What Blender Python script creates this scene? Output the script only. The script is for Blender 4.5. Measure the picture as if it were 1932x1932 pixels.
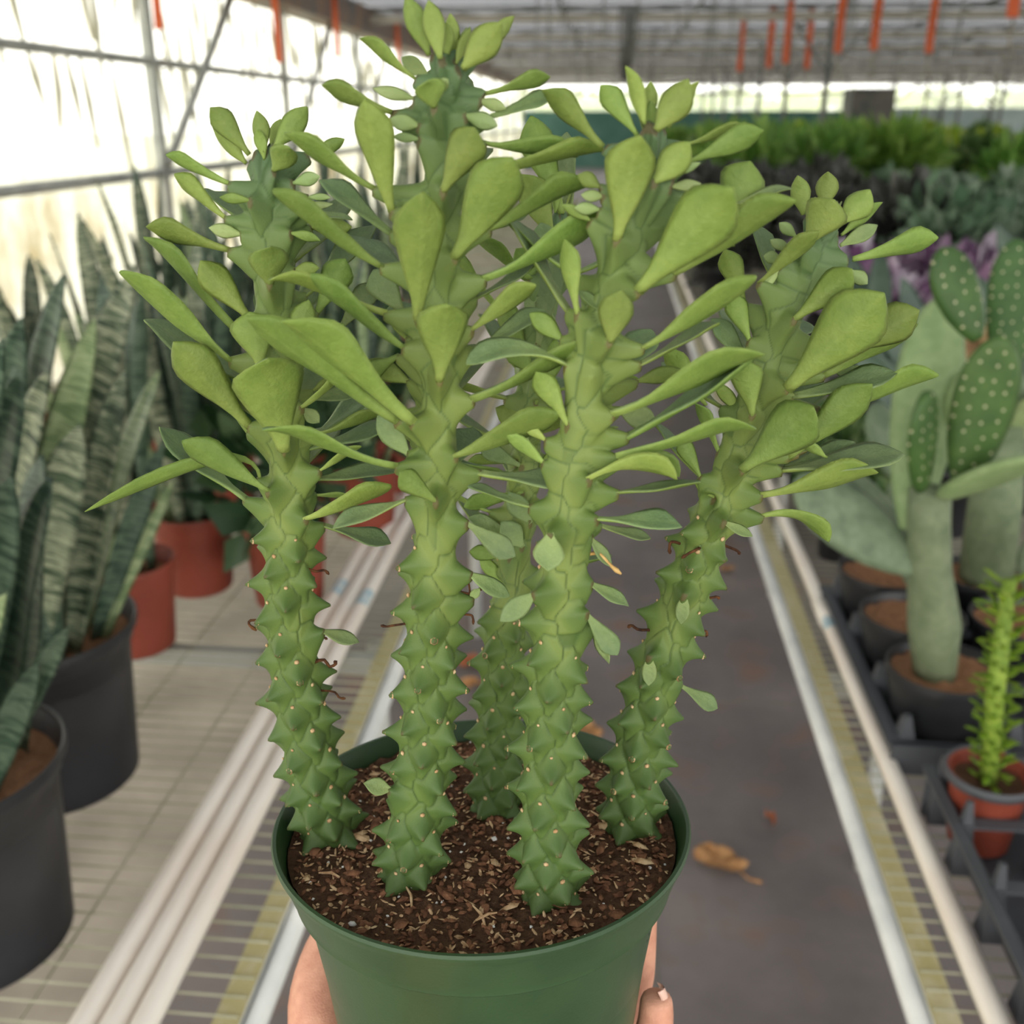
import bpy, bmesh, math, random
import numpy as np
from mathutils import Vector, Matrix, noise as mnoise
random.seed(7); RNG = np.random.default_rng(7)
for o in list(bpy.data.objects): bpy.data.objects.remove(o)
sc = bpy.context.scene; COL = sc.collection
V = lambda *a: np.array(a, float)

# ------------------------------------------------------------------ camera
F = 1932.; PIT = math.radians(21); YAW = math.radians(5.36); CAM = V(0, 0, 1.6)
cd = bpy.data.cameras.new('camera'); cam = bpy.data.objects.new('camera', cd); COL.objects.link(cam)
cam.location = CAM; cam.rotation_euler = (math.pi/2-PIT, 0, YAW)
cd.sensor_width = 36; cd.lens = 36; cd.clip_start = .01; cd.clip_end = 300
cd.dof.use_dof = True; cd.dof.focus_distance = .365; cd.dof.aperture_fstop = 11.5
sc.camera = cam
# ------------------------------------------------------------------ world: even overcast sky
w = bpy.data.worlds.new('overcast'); sc.world = w; w.use_nodes = True
bg = w.node_tree.nodes['Background']; bg.inputs[0].default_value = (1.0, .985, .95, 1); bg.inputs[1].default_value = 1.5
sc.view_settings.view_transform = 'Standard'; sc.view_settings.look = 'None'
sc.view_settings.gamma = 1; sc.view_settings.use_curve_mapping = False
sc.view_settings.exposure = 1.5

# ------------------------------------------------------------------ pixel -> direction helpers (1932 frame)
HD = V(-math.sin(YAW), math.cos(YAW), 0); RT = V(math.cos(YAW), math.sin(YAW), 0); UP = V(0, 0, 1)
FW = HD*math.cos(PIT)-UP*math.sin(PIT); CU = HD*math.sin(PIT)+UP*math.cos(PIT)
def ray(x, y): return FW+RT*(x-966)/F-CU*(y-966)/F
def onz(x, y, z): r = ray(x, y); return CAM+r*(z-CAM[2])/r[2]
def onx(x, y, X): r = ray(x, y); return CAM+r*(X-CAM[0])/r[0]
def onp(x, y, p, n): r = ray(x, y); return CAM+r*((p-CAM)@n)/(r@n)
def atD(x, y, D): r = ray(x, y); return CAM+r*D/(r@HD)
def depth(p): return (np.asarray(p)-CAM)@FW
def unit(v): v = np.asarray(v, float); return v/(np.linalg.norm(v)+1e-12)

# ------------------------------------------------------------------ materials
def lin(c): return tuple(((v/255)/12.92 if v/255 <= .04045 else ((v/255+.055)/1.055)**2.4) for v in c)+(1,)
class NT:
    def __init__(s, name):
        s.m = bpy.data.materials.new(name); s.m.use_nodes = True; s.t = s.m.node_tree
        s.b = s.t.nodes['Principled BSDF']; s.out = s.t.nodes['Material Output']
    def n(s, typ, **kw):
        nd = s.t.nodes.new(typ)
        for k, v in kw.items():
            if k.startswith('i_'):
                key = k[2:]; key = int(key) if key.isdigit() else key
                nd.inputs[key].default_value = v
            else: setattr(nd, k, v)
        return nd
    def l(s, a, b): s.t.links.new(a, b)
    def coord(s, kind='Object', scale=(1, 1, 1)):
        tc = s.n('ShaderNodeTexCoord'); mp = s.n('ShaderNodeMapping'); mp.inputs['Scale'].default_value = scale
        s.l(tc.outputs[kind], mp.inputs[0]); return mp.outputs[0]
    def ramp(s, fac, stops):
        r = s.n('ShaderNodeValToRGB'); e = r.color_ramp.elements
        while len(e) < len(stops): e.new(.5)
        for q, (p, c) in zip(e, stops): q.position = p; q.color = c if len(c) == 4 else lin(c)
        s.l(fac, r.inputs[0]); return r.outputs[0]
    def mix(s, fac, a, b, mode='MIX'):
        m = s.n('ShaderNodeMix', data_type='RGBA', blend_type=mode)
        if hasattr(fac, 'links'): s.l(fac, m.inputs[0])
        else: m.inputs[0].default_value = fac
        for v, i in ((a, 6), (b, 7)):
            if hasattr(v, 'links'): s.l(v, m.inputs[i])
            else: m.inputs[i].default_value = v if len(v) == 4 else lin(v)
        return m.outputs[2]
    def noise(s, co, scale, detail=3, rough=.55, dist=0):
        q = s.n('ShaderNodeTexNoise'); s.l(co, q.inputs['Vector'])
        q.inputs['Scale'].default_value = scale; q.inputs['Detail'].default_value = detail
        q.inputs['Roughness'].default_value = rough; q.inputs['Distortion'].default_value = dist
        return q.outputs['Fac']
    def math(s, op, a, b=0.):
        q = s.n('ShaderNodeMath', operation=op)
        for i, v in enumerate((a, b)):
            if hasattr(v, 'links'): s.l(v, q.inputs[i])
            else: q.inputs[i].default_value = v
        return q.outputs[0]
    def bump(s, h, strength, dist=.001):
        b = s.n('ShaderNodeBump'); b.inputs['Strength'].default_value = strength; b.inputs['Distance'].default_value = dist
        s.l(h, b.inputs['Height']); s.l(b.outputs[0], s.b.inputs['Normal'])
    def base(s, c, rough=.6, spec=.4):
        if hasattr(c, 'links'): s.l(c, s.b.inputs['Base Color'])
        else: s.b.inputs['Base Color'].default_value = c if len(c) == 4 else lin(c)
        s.b.inputs['Roughness'].default_value = rough; s.b.inputs['Specular IOR Level'].default_value = spec
        return s
    def vary(s, c, lo=.85, hi=1.12, hue=.012):
        oi = s.n('ShaderNodeObjectInfo'); h = s.n('ShaderNodeHueSaturation')
        mr = s.n('ShaderNodeMapRange'); mr.inputs[3].default_value = lo; mr.inputs[4].default_value = hi
        s.l(oi.outputs['Random'], mr.inputs[0]); s.l(mr.outputs[0], h.inputs['Value'])
        w2 = s.n('ShaderNodeTexWhiteNoise', noise_dimensions='1D'); s.l(oi.outputs['Random'], w2.inputs['W'])
        m2 = s.n('ShaderNodeMapRange'); m2.inputs[3].default_value = .5-hue; m2.inputs[4].default_value = .5+hue
        s.l(w2.outputs['Value'], m2.inputs[0]); s.l(m2.outputs[0], h.inputs['Hue'])
        s.l(c, h.inputs['Color']); return h.outputs[0]
    def translucent(s, col, fac):
        t = s.n('ShaderNodeBsdfTranslucent'); mx = s.n('ShaderNodeMixShader'); mx.inputs[0].default_value = fac
        if hasattr(col, 'links'): s.l(col, t.inputs[0])
        else: t.inputs[0].default_value = lin(col)
        s.l(s.b.outputs[0], mx.inputs[1]); s.l(t.outputs[0], mx.inputs[2]); s.l(mx.outputs[0], s.out.inputs[0])
    def sheer(s, fac):
        """let a share of light straight through (woven or clear film)"""
        src = s.out.inputs[0].links[0].from_socket
        t = s.n('ShaderNodeBsdfTransparent'); mx = s.n('ShaderNodeMixShader')
        if hasattr(fac, 'links'): s.l(fac, mx.inputs[0])
        else: mx.inputs[0].default_value = fac
        s.l(src, mx.inputs[1]); s.l(t.outputs[0], mx.inputs[2]); s.l(mx.outputs[0], s.out.inputs[0])
        return t
def plain(name, c1, c2=None, scale=20, rough=.6, spec=.4, stretch=(1, 1, 1), bump=0, bscale=None, coord='Object', metal=0, detail=4, lo=.35, hi=.65):
    q = NT(name); co = q.coord(coord, stretch)
    if c2 is None: q.base(c1, rough, spec)
    else:
        f = q.noise(co, scale, detail); q.base(q.ramp(f, [(lo, c1), (hi, c2)]), rough, spec)
    if bump: q.bump(q.noise(co, bscale or scale*3, 3), bump, .002)
    q.b.inputs['Metallic'].default_value = metal
    return q.m
MAT = {}
def leafmat(name, c1, c2, cbase, tr=.22, trc=None, rough=.55, scale=60, hue=.012, c3=None):
    q = NT(name); co = q.coord('UV')
    f = q.noise(co, scale, 4, .6)
    c = q.ramp(f, [(.3, c1), (.7, c2)])
    sep = q.n('ShaderNodeSeparateXYZ'); q.l(co, sep.inputs[0])
    mr = q.n('ShaderNodeMapRange'); q.l(sep.outputs[1], mr.inputs[0]); mr.inputs[1].default_value = .002; mr.inputs[2].default_value = .022
    mr.inputs[3].default_value = .75; mr.inputs[4].default_value = 0
    c = q.mix(mr.outputs[0], c, cbase)
    # paler midrib
    ax = q.math('ABSOLUTE', sep.outputs[0]); rb = q.n('ShaderNodeMapRange'); q.l(ax, rb.inputs[0]); rb.inputs[1].default_value = 0; rb.inputs[2].default_value = .0011
    rb.inputs[3].default_value = .16; rb.inputs[4].default_value = 0
    c = q.mix(rb.outputs[0], c, cbase)
    um = q.n('ShaderNodeUVMap', uv_map='edge'); es = q.n('ShaderNodeSeparateXYZ'); q.l(um.outputs[0], es.inputs[0])
    em = q.n('ShaderNodeMapRange'); q.l(es.outputs[0], em.inputs[0]); em.inputs[1].default_value = .84; em.inputs[2].default_value = 1; em.inputs[4].default_value = .6
    c = q.mix(em.outputs[0], c, cbase)
    big = q.ramp(q.noise(co, 90, 5, .7), [(.4, (0, 0, 0)), (.68, (255, 255, 255))]); c = q.mix(q.math('MULTIPLY', big, .5), c, c3 or c1)
    c = q.vary(c, .82, 1.15, hue)
    q.base(c, rough, .35); q.bump(q.math('ADD', q.noise(co, 900, 2), q.math('MULTIPLY', q.noise(co, 160, 3), 2.5)), .45, .0006)
    q.translucent(q.mix(.5, c, trc or c2), tr); return q.m
MAT['leaf_top'] = leafmat('leaf_upper_side', (114, 138, 92), (136, 158, 112), (160, 178, 110), .2, c3=(92, 118, 78))
MAT['leaf_under'] = leafmat('leaf_under_side', (116, 142, 62), (138, 160, 78), (164, 184, 100), .2, (160, 182, 70), c3=(92, 122, 50))
MAT['bract'] = leafmat('bract_pale', (176, 196, 140), (205, 214, 170), (160, 185, 110), .3)
MAT['dried'] = plain('dried_leaf_remnant', (48, 28, 20), (110, 72, 44), 300, .8, .2)
MAT['dried_tan'] = plain('dried_tan', (190, 150, 90), (215, 180, 120), 200, .8, .2)
MAT['scar'] = plain('corky_scar', (176, 138, 96), (214, 186, 146), 500, .85, .2)
def stem_mat():
    q = NT('stem_skin'); co = q.coord('Object')
    at = q.n('ShaderNodeAttribute', attribute_name='tone'); sp = q.n('ShaderNodeSeparateColor'); q.l(at.outputs['Color'], sp.inputs[0])
    c = q.ramp(sp.outputs[0], [(0., (74, 98, 48)), (.28, (96, 118, 56)), (.5, (126, 142, 72)), (.78, (110, 132, 74)), (1., (84, 110, 78))])
    n = q.noise(co, 260, 4); c = q.mix(q.math('MULTIPLY', n, .3), c, (80, 104, 56))
    c = q.mix(q.math('MULTIPLY', sp.outputs[1], .6), c, (58, 84, 42))
    c = q.mix(sp.outputs[2], c, (92, 60, 40))
    q.base(c, .55, .35); q.bump(q.noise(co, 1500, 2), .2, .0005)
    q.b.inputs['Subsurface Weight'].default_value = .0; q.b.inputs['Subsurface Radius'].default_value = (.004, .006, .002); q.b.inputs['Subsurface Scale'].default_value = .5
    return q.m
MAT['stem'] = stem_mat()
MAT['pot_green'] = plain('green_plastic', (46, 72, 42), (54, 80, 48), 30, .42, .45, bump=.05, bscale=900)
def soil_mat(name, dark, mid, light, sc=1.):
    q = NT(name); co = q.coord('Object')
    f = q.noise(co, 420*sc, 6, .7); g = q.noise(co, 60*sc, 3)
    c = q.ramp(f, [(.32, dark), (.52, mid), (.63, mid), (.72, light)])
    c = q.mix(q.math('MULTIPLY', g, .45), c, dark); q.base(c, .9, .15); q.bump(f, 1., .003); return q.m
MAT['soil'] = soil_mat('potting_soil', (72, 52, 40), (122, 90, 68), (200, 168, 132))
MAT['soil_tan'] = soil_mat('bark_soil', (104, 70, 48), (178, 132, 98), (228, 196, 164), .5)
MAT['chip'] = plain('bark_chip', (94, 62, 46), (152, 108, 80), 200, .85, .2, bump=.4, bscale=600)
MAT['chip_tan'] = plain('wood_chip', (176, 136, 98), (226, 196, 156), 250, .85, .2)
MAT['perlite'] = plain('perlite', (228, 226, 220), (245, 244, 240), 200, .8, .2)
MAT['ink'] = plain('ink', (18, 26, 18))
MAT['skin'] = plain('skin', (206, 146, 122), (226, 168, 142), 120, .5, .35, bump=.25, bscale=1400)
MAT['nail'] = plain('nail', (232, 190, 172), (238, 198, 182), 80, .3, .5)

# ------------------------------------------------------------------ object helpers
def newobj(name, me, parent=None, mats=()):
    o = bpy.data.objects.new(name, me); COL.objects.link(o)
    if parent is not None: o.parent = parent
    for m in mats: me.materials.append(MAT[m] if isinstance(m, str) else m)
    return o
def mesh(name, v, f, uv=None, mi=None, smooth=True):
    me = bpy.data.meshes.new(name); me.from_pydata([tuple(p) for p in v], [], [tuple(q) for q in f])
    if smooth: me.polygons.foreach_set('use_smooth', [True]*len(me.polygons))
    if mi is not None: me.polygons.foreach_set('material_index', mi)
    if uv is not None:
        l = me.uv_layers.new(name='UVMap'); idx = np.empty(len(me.loops), int); me.loops.foreach_get('vertex_index', idx)
        l.data.foreach_set('uv', np.asarray(uv)[idx][:, :2].ravel())
        if len(uv[0]) > 2:
            e_ = me.uv_layers.new(name='edge'); e_.data.foreach_set('uv', np.asarray(uv)[idx][:, [2, 1]].ravel())
    me.update(); return me
def tag(o, label, cat, group=None):
    o['label'] = label; o['category'] = cat
    if group: o['group'] = group
    return o
def thing(name, label, cat, loc=(0, 0, 0), group=None, rz=0):
    o = bpy.data.objects.new(name, None); COL.objects.link(o); o.empty_display_size = .05
    o.location = loc; o.rotation_euler = (0, 0, rz); return tag(o, label, cat, group)
def struct(o): o['kind'] = 'structure'; return o
def stuff(o): o['kind'] = 'stuff'; return o
def dup(o, parent=None):
    c = o.copy(); COL.objects.link(c); c.parent = parent
    for ch in list(o.children): dup(ch, c)
    return c
class MB:
    """collects simple shapes into one mesh"""
    def __init__(s): s.v = []; s.f = []
    def add(s, v, f):
        k = len(s.v); s.v += [tuple(p) for p in v]; s.f += [tuple(i+k for i in q) for q in f]
    def box(s, a, b):
        (x0, y0, z0), (x1, y1, z1) = a, b
        s.add([(x0, y0, z0), (x1, y0, z0), (x1, y1, z0), (x0, y1, z0), (x0, y0, z1), (x1, y0, z1), (x1, y1, z1), (x0, y1, z1)],
              [(0, 3, 2, 1), (4, 5, 6, 7), (0, 1, 5, 4), (1, 2, 6, 5), (2, 3, 7, 6), (3, 0, 4, 7)])
    def tube(s, pts, r, n=8, cap=True):
        pts = [np.asarray(p, float) for p in pts]; m = len(pts)
        rs = r if hasattr(r, '__len__') else [r]*m
        t0 = unit(pts[1]-pts[0]); a = unit(np.cross(t0, V(0, 0, 1) if abs(t0[2]) < .9 else V(1, 0, 0))); vs = []
        for i, p in enumerate(pts):
            t = unit(pts[min(i+1, m-1)]-pts[max(i-1, 0)]); a = unit(a-t*(a@t)); b = np.cross(t, a)
            vs += [p+rs[i]*(math.cos(q)*a+math.sin(q)*b) for q in np.arange(n)*2*math.pi/n]
        fs = [(i*n+j, i*n+(j+1) % n, (i+1)*n+(j+1) % n, (i+1)*n+j) for i in range(m-1) for j in range(n)]
        if cap: fs += [tuple(range(n))[::-1], tuple(range((m-1)*n, m*n))]
        s.add(vs, fs)
    def bar(s, a, b, w, h):
        a, b = np.asarray(a, float), np.asarray(b, float); t = unit(b-a)
        x = unit(np.cross(t, UP)) if abs(t[2]) < .99 else V(1, 0, 0); y = np.cross(x, t)
        c = [(-w/2, -h/2), (w/2, -h/2), (w/2, h/2), (-w/2, h/2)]
        s.add([p+x*i+y*j for p in (a, b) for i, j in c], [(3, 2, 1, 0), (4, 5, 6, 7), (0, 1, 5, 4), (1, 2, 6, 5), (2, 3, 7, 6), (3, 0, 4, 7)])
    def lathe(s, prof, n=48):
        m = len(prof); vs = [(r*math.cos(a), r*math.sin(a), z) for r, z in prof for a in np.arange(n)*2*math.pi/n]
        s.add(vs, [(i*n+j, i*n+(j+1) % n, (i+1)*n+(j+1) % n, (i+1)*n+j) for i in range(m-1) for j in range(n)])
    def build(s, name, mat, parent=None, smooth=False):
        me = mesh(name, s.v, s.f, smooth=smooth); return newobj(name, me, parent, [mat] if not isinstance(mat, (list, tuple)) else mat)
def autosmooth(o, deg=40):
    me = o.data
    for p in me.polygons: p.use_smooth = True
    bm = bmesh.new(); bm.from_mesh(me)
    for e in bm.edges: e.smooth = not (len(e.link_faces) == 2 and e.calc_face_angle(0) > math.radians(deg))
    bm.to_mesh(me); bm.free(); return o
SPAT = [(0, .19), (.08, .21), (.18, .28), (.32, .47), (.46, .69), (.6, .89), (.72, 1.0), (.81, .94), (.88, .73), (.93, .48), (.97, .24), (1, .03)]
LANC = [(0, .22), (.1, .3), (.25, .6), (.4, .88), (.55, 1), (.7, .93), (.82, .7), (.92, .38), (.97, .18), (1, .03)]
STRAP = [(0, .5), (.15, .72), (.35, .95), (.6, 1), (.8, .86), (.9, .6), (.96, .32), (1, .03)]
PADP = [(0, .28), (.06, .42), (.18, .66), (.35, .88), (.55, 1), (.72, .97), (.85, .8), (.94, .52), (.985, .25), (1, .08)]
def blade(B, T, W, n, ctrl=None, prof=SPAT, thick=.09, fold=.22, nl=14, nw=6, bend=.05, wave=0., seed=0, asym=0., curl=0.):
    """closed thick leaf from B to T; n = normal of its upper side. returns v,f,uv,material index"""
    B, T = np.asarray(B, float), np.asarray(T, float); L = np.linalg.norm(T-B); ax = unit(T-B); n = unit(n-ax*(n@ax))
    if ctrl is None: ctrl = (B+T)/2-n*bend*L
    ts = [q for q in np.linspace(0, 1, nl-3)]; ts = sorted(set([round(t, 4) for t in ts]+[.94, .98]))
    px, py = zip(*prof); vs = []; uv = []; rng = random.Random(seed); ph = rng.random()*6; la, ra = 1+asym*rng.uniform(-1, 1), 1+asym*rng.uniform(-1, 1); tw = asym*rng.uniform(-3.5, 3.5)
    ss = np.linspace(-1, 1, nw+1); ring = 2*nw
    for t in ts:
        c = (1-t)**2*B+2*t*(1-t)*ctrl+t*t*T; d = unit(2*(1-t)*(ctrl-B)+2*t*(T-ctrl))
        nn = unit(n-d*(n@d)); s_ = np.cross(d, nn)
        if tw: ca, sa_ = math.cos(tw*t), math.sin(tw*t); nn, s_ = nn*ca+s_*sa_, s_*ca-nn*sa_
        if curl: c = c-nn*curl*L*max(0, t-.72)**2*6
        hw = W/2*np.interp(t, px, py)
        th = W*thick*(.55+.45*np.interp(t, [0, .3, .8, 1], [1, 1, .6, .2]))
        hwm = max(hw, 1e-4); th = min(th, hwm*1.1)
        for sd in (1, -1):
            seq = ss if sd == 1 else ss[1:-1][::-1]
            for s in seq:
                off = fold*hw*abs(s)**1.6+wave*W*math.sin(9*t+ph+2*s)*abs(s)
                tt = th*.5*math.sqrt(max(0, 1-s*s))
                vs.append(c+s_*s*hw*(la if s < 0 else ra)+nn*(off+sd*tt)); uv.append((s*hw, t*L, abs(s)))
    m = len(ts); fs = []; mi = []
    for i in range(m-1):
        for j in range(ring):
            a, b = i*ring+j, i*ring+(j+1) % ring
            fs.append((a, a+ring, b+ring, b)); mi.append(0 if j < nw else 1)
    fs.append(tuple(range(ring))); mi.append(1); fs.append(tuple(range((m-1)*ring, m*ring))[::-1]); mi.append(1)
    return vs, fs, uv, mi
def blade_obj(name, parent, org, mats, *a, **k):
    v, f, uv, mi = blade(*a, **k)
    if len(mats) == 1: mi = [0]*len(f)
    return newobj(name, mesh(name, np.asarray(v)-np.asarray(org), f, uv, mi), parent, mats)

# ================================================================== STRUCTURE
XW, YE, ZC = -3.2, 38., 2.85
q = NT('weed_mat'); co = q.coord('Object')
c = q.ramp(q.noise(co, 1.6, 5, .6), [(.3, (92, 86, 85)), (.55, (120, 112, 110)), (.75, (142, 130, 125))])
c = q.mix(q.ramp(q.noise(co, 5, 3, .5), [(.55, (0, 0, 0)), (.72, (255, 255, 255))]), c, (124, 100, 88))
c = q.mix(q.ramp(q.noise(co, 2.7, 4, .6), [(.6, (0, 0, 0)), (.75, (150, 150, 150))]), c, (62, 60, 61))
q.base(c, .5, .5); q.bump(q.noise(co, 400, 2), .15, .002)
MAT['floor'] = q.m
mb = MB(); mb.box((XW-.1, -5, -.05), (18, YE+.2, 0)); floor = struct(mb.build('floor', 'floor'))
mb = MB()
for x in (.14, -.9, 1.5): mb.box((x, -3, .0), (x+.004, YE, .0015))
for y in np.arange(-1, 20, 1.83): mb.box((-3, y, 0), (5, y+.003, .0013))
mb.build('mat_seam', plain('seam', (116, 110, 100)), floor)
mb = MB(); mb.box((XW, -2, 0), (-.86, 14, .004)); mb.build('pale_strip', plain('pale_concrete', (150, 141, 130), (182, 172, 158), 3, .8, .2), floor)
MAT['grass'] = plain('outside_grass', (124, 128, 92), (156, 158, 120), 2, .9, .1)
mb = MB(); mb.box((-60, -40, -.3), (70, 120, -.06)); struct(mb.build('ground', 'grass'))

# left side wall: sheet of old plastic film on galvanised frame
q = NT('plastic_film'); co = q.coord('Object')
st = q.noise(q.coord('Object', (1, 9, .5)), 1.1, 5, .65)
zz = q.n('ShaderNodeSeparateXYZ'); q.l(co, zz.inputs[0])
low = q.n('ShaderNodeMapRange'); q.l(zz.outputs[2], low.inputs[0]); low.inputs[1].default_value = 1.35; low.inputs[2].default_value = 1.15; low.inputs[3].default_value = .1; low.inputs[4].default_value = .9
alg = q.math('MULTIPLY', q.ramp(q.noise(q.coord('Object', (1, 2.2, 1)), 1.3, 5, .65), [(.35, (0, 0, 0)), (.7, (255, 255, 255))]), low.outputs[0])
stain = q.math('MAXIMUM', alg, q.math('MULTIPLY', q.ramp(st, [(.5, (0, 0, 0)), (.7, (255, 255, 255))]), .7))
colr = q.mix(stain, (250, 250, 246), (150, 128, 78))
q.base(colr, .4, .3); q.translucent(colr, .8)
tr = q.sheer(.35); q.l(colr, tr.inputs[0])
MAT['film'] = q.m
ny, nz = 240, 24; v = []; f = []
for i in range(ny+1):
    for j in range(nz+1):
        y = -2+i*(YE+2)/ny; z = j*2.62/nz
        v.append((XW-.06+.03*mnoise.noise(Vector((y*.9, z*.5, 3)))+.012*mnoise.noise(Vector((y*5, z*.6, 9))), y, z))
for i in range(ny):
    for j in range(nz): a = i*(nz+1)+j; f.append((a, a+nz+1, a+nz+2, a+1))
wl = struct(newobj('wall_left', mesh('wall_left', v, f), None, ['film']))
MAT['galv'] = plain('galvanised_steel', (150, 152, 148), (178, 180, 174), 6, .45, .5, metal=.3)
MAT['galv_dark'] = plain('dark_steel', (92, 94, 92), (120, 120, 116), 6, .5, .4, metal=.2)
MAT['gutter'] = plain('gutter', (104, 104, 104), (150, 120, 100), 3, .6, .3)
for i, y in enumerate(np.arange(1.26, YE, 3.05)):
    mb = MB(); mb.box((XW, y-.045, 0), (XW+.06, y+.045, ZC)); mb.build('post', 'galv', wl)
for z, r in ((1.245, .034), (1.965, .03)):
    mb = MB(); mb.tube([(XW+.03, -2, z), (XW+.03, YE, z)], r, 10); mb.build('purlin', 'galv', wl, True)
for i in range(0, 4):
    y = 7.36-3.05+i*3.05
    if i == 0: continue
    mb = MB(); mb.tube([(XW+.08, y, 1.31), (XW+.08, y+2.05, 2.86)], .034, 10); mb.build('brace', 'galv', wl, True)
mb = MB(); mb.box((XW-.1, -2, 2.56), (XW+.22, YE, 2.6)); mb.box((XW+.18, -2, 2.6), (XW+.22, YE, ZC)); mb.build('gutter', 'gutter', wl)
# wrinkles hanging in the film: drip lines (loose plastic folds)
mb = MB()
rr = random.Random(3)
for i in range(70):
    y = 3.2+i*.17+rr.uniform(-.07, .07); z1 = rr.choice([1.95, 2.5, 2.55, 2.3]); z0 = z1-rr.uniform(.25, .7); dy = rr.uniform(-.05, .12)
    mb.tube([(XW-.03, y, z1), (XW-.02, y+dy*.3, (z0+z1)/2), (XW-.03, y+dy, z0)], [.012, .024, .012], 5)
mb.build('film_fold', plain('film_fold', (186, 184, 164), None, rough=.5), wl, True)

# ceiling: grey shade cloth on wires, trusses
q = NT('shade_cloth'); co = q.coord('Object', (1, .35, 1))
cc = q.ramp(q.noise(co, 1.2, 5, .6), [(.3, (74, 77, 83)), (.7, (102, 104, 108))]); q.base(cc, .9, .1); q.translucent(cc, .5); q.sheer(.06)
MAT['shade'] = q.m
nx, ny = 40, 120; v = []; f = []
for i in range(nx+1):
    for j in range(ny+1):
        x = XW-.05+i*(18-XW)/nx; y = -2.5+j*(YE+2.5)/ny
        v.append((x, y, ZC+.05+.05*mnoise.noise(Vector((x*.6, y*.8, 0)))-.04*math.cos(y/3.05*2*math.pi)))
for i in range(nx):
    for j in range(ny): a = i*(ny+1)+j; f.append((a, a+ny+1, a+ny+2, a+1))
ceil = struct(newobj('ceiling', mesh('ceiling', v, f), None, ['shade']))
MAT['beam'] = plain('cream_beam', (160, 154, 142), (182, 176, 164), 4, .6, .3)
for y in np.arange(1.26, YE, 3.05):
    mb = MB(); mb.bar((XW, y, 2.72), (18, y, 2.72), .07, .09); mb.build('beam', 'beam', ceil)
    if y < 25:
        mb = MB(); mb.bar((XW, y, 2.83), (18, y, 2.83), .03, .03)
        for x in np.arange(XW, 17, 1.6):
            mb.bar((x, y, 2.75), (x+.8, y, 2.83), .02, .02); mb.bar((x+.8, y, 2.83), (x+1.6, y, 2.75), .02, .02)
        mb.build('truss_web', 'galv_dark', ceil)
for x in np.arange(-2.2, 17, 1.55):
    mb = MB(); mb.tube([(x, -4, 2.79), (x, YE, 2.79)], .016, 6); mb.build('purlin', 'galv_dark', ceil, True)
mb = MB()
for y in np.arange(5, 36, .61): mb.tube([(XW, y, 2.8), (18, y, 2.8)], .007, 4, False)
stuff(mb.build('cloth_wires', 'galv_dark', ceil))
# hanging cables and drip lines under the ceiling
mb = MB(); rr = random.Random(5)
for i in range(150):
    y = rr.uniform(9, 32); x = rr.uniform(-1, .46*y); z = rr.uniform(2.05, 2.5)
    mb.tube([(x, y, 2.8), (x+rr.uniform(-.03, .03), y, z)], .008, 4, False)
stuff(mb.build('hanging_wires', 'galv_dark', ceil))
mb = MB()
for i in range(7): x = .02+.035*i; mb.tube([(x, 12.8, 2.8), (x+.02*math.sin(i), 12.8, 2.5), (.06+.01*i, 12.8, 2.0)], .014, 5)
mb.build('cable_bundle', 'galv_dark', ceil, True)

# end wall
q = NT('clear_film'); co = q.coord('Object', (2.5, 1, .5)); q.base((240, 240, 235), .4, .3); q.translucent((245, 246, 240), .8); q.sheer(.7)
MAT['clear'] = q.m
MAT['teal'] = plain('green_windbreak', (74, 112, 100), (92, 128, 116), 1.5, .8, .2)
mb = MB(); mb.box((XW, YE, 1.85), (18, YE+.01, ZC)); wb = struct(mb.build('wall_back', 'clear'))
mb = MB(); mb.box((XW, YE-.05, 0), (7.7, YE-.02, 1.86)); mb.build('windbreak', 'teal', wb)
MAT['bluegrey'] = plain('blue_grey_sheet', (150, 166, 164), (168, 180, 176), 1.5, .8, .2)
mb = MB(); mb.box((9, YE-.05, 0), (18, YE-.02, 1.95)); mb.build('low_panel', 'bluegrey', wb)
mb = MB(); mb.box((XW, YE-.1, 2.36), (7.7, YE-.04, 2.44)); mb.build('sill_beam', 'beam', wb)
MAT['fanbox'] = plain('housing', (86, 88, 84), (116, 112, 102), 2, .7, .3)
mb = MB(); mb.box((7.3, YE-3, 0), (8.6, YE-1.5, 2.5)); mb.box((7.4, YE-3.06, .6), (8.0, YE-3, 2.3)); mb.build('pump_housing', 'fanbox', wb)
for x in np.arange(9.2, 18, 1.6):
    mb = MB(); mb.box((x, YE-.2, 0), (x+.09, YE-.1, ZC)); mb.bar((x, YE-.15, 2.0), (x+.8, YE-.15, 2.7), .05, .05); mb.bar((x+.8, YE-.15, 2.7), (x+1.6, YE-.15, 2.0), .05, .05)
    mb.build('end_post', 'galv_dark', wb)
# inner columns between the benches
k = 0
for x in (2.45, 8.6):
    for y in np.arange(7.36, 34, 3.05):
        k += 1
        if x < 3 and y < 13: continue
        mb = MB(); mb.box((x, y-.03, 0), (x+.06, y+.03, 2.72)); mb.bar((x+.03, y, 2.1), (x+.5, y, 2.7), .025, .025); mb.bar((x+.03, y, 2.1), (x-.44, y, 2.7), .025, .025)
        struct(mb.build('trim_%d' % k, 'galv_dark'))
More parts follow.
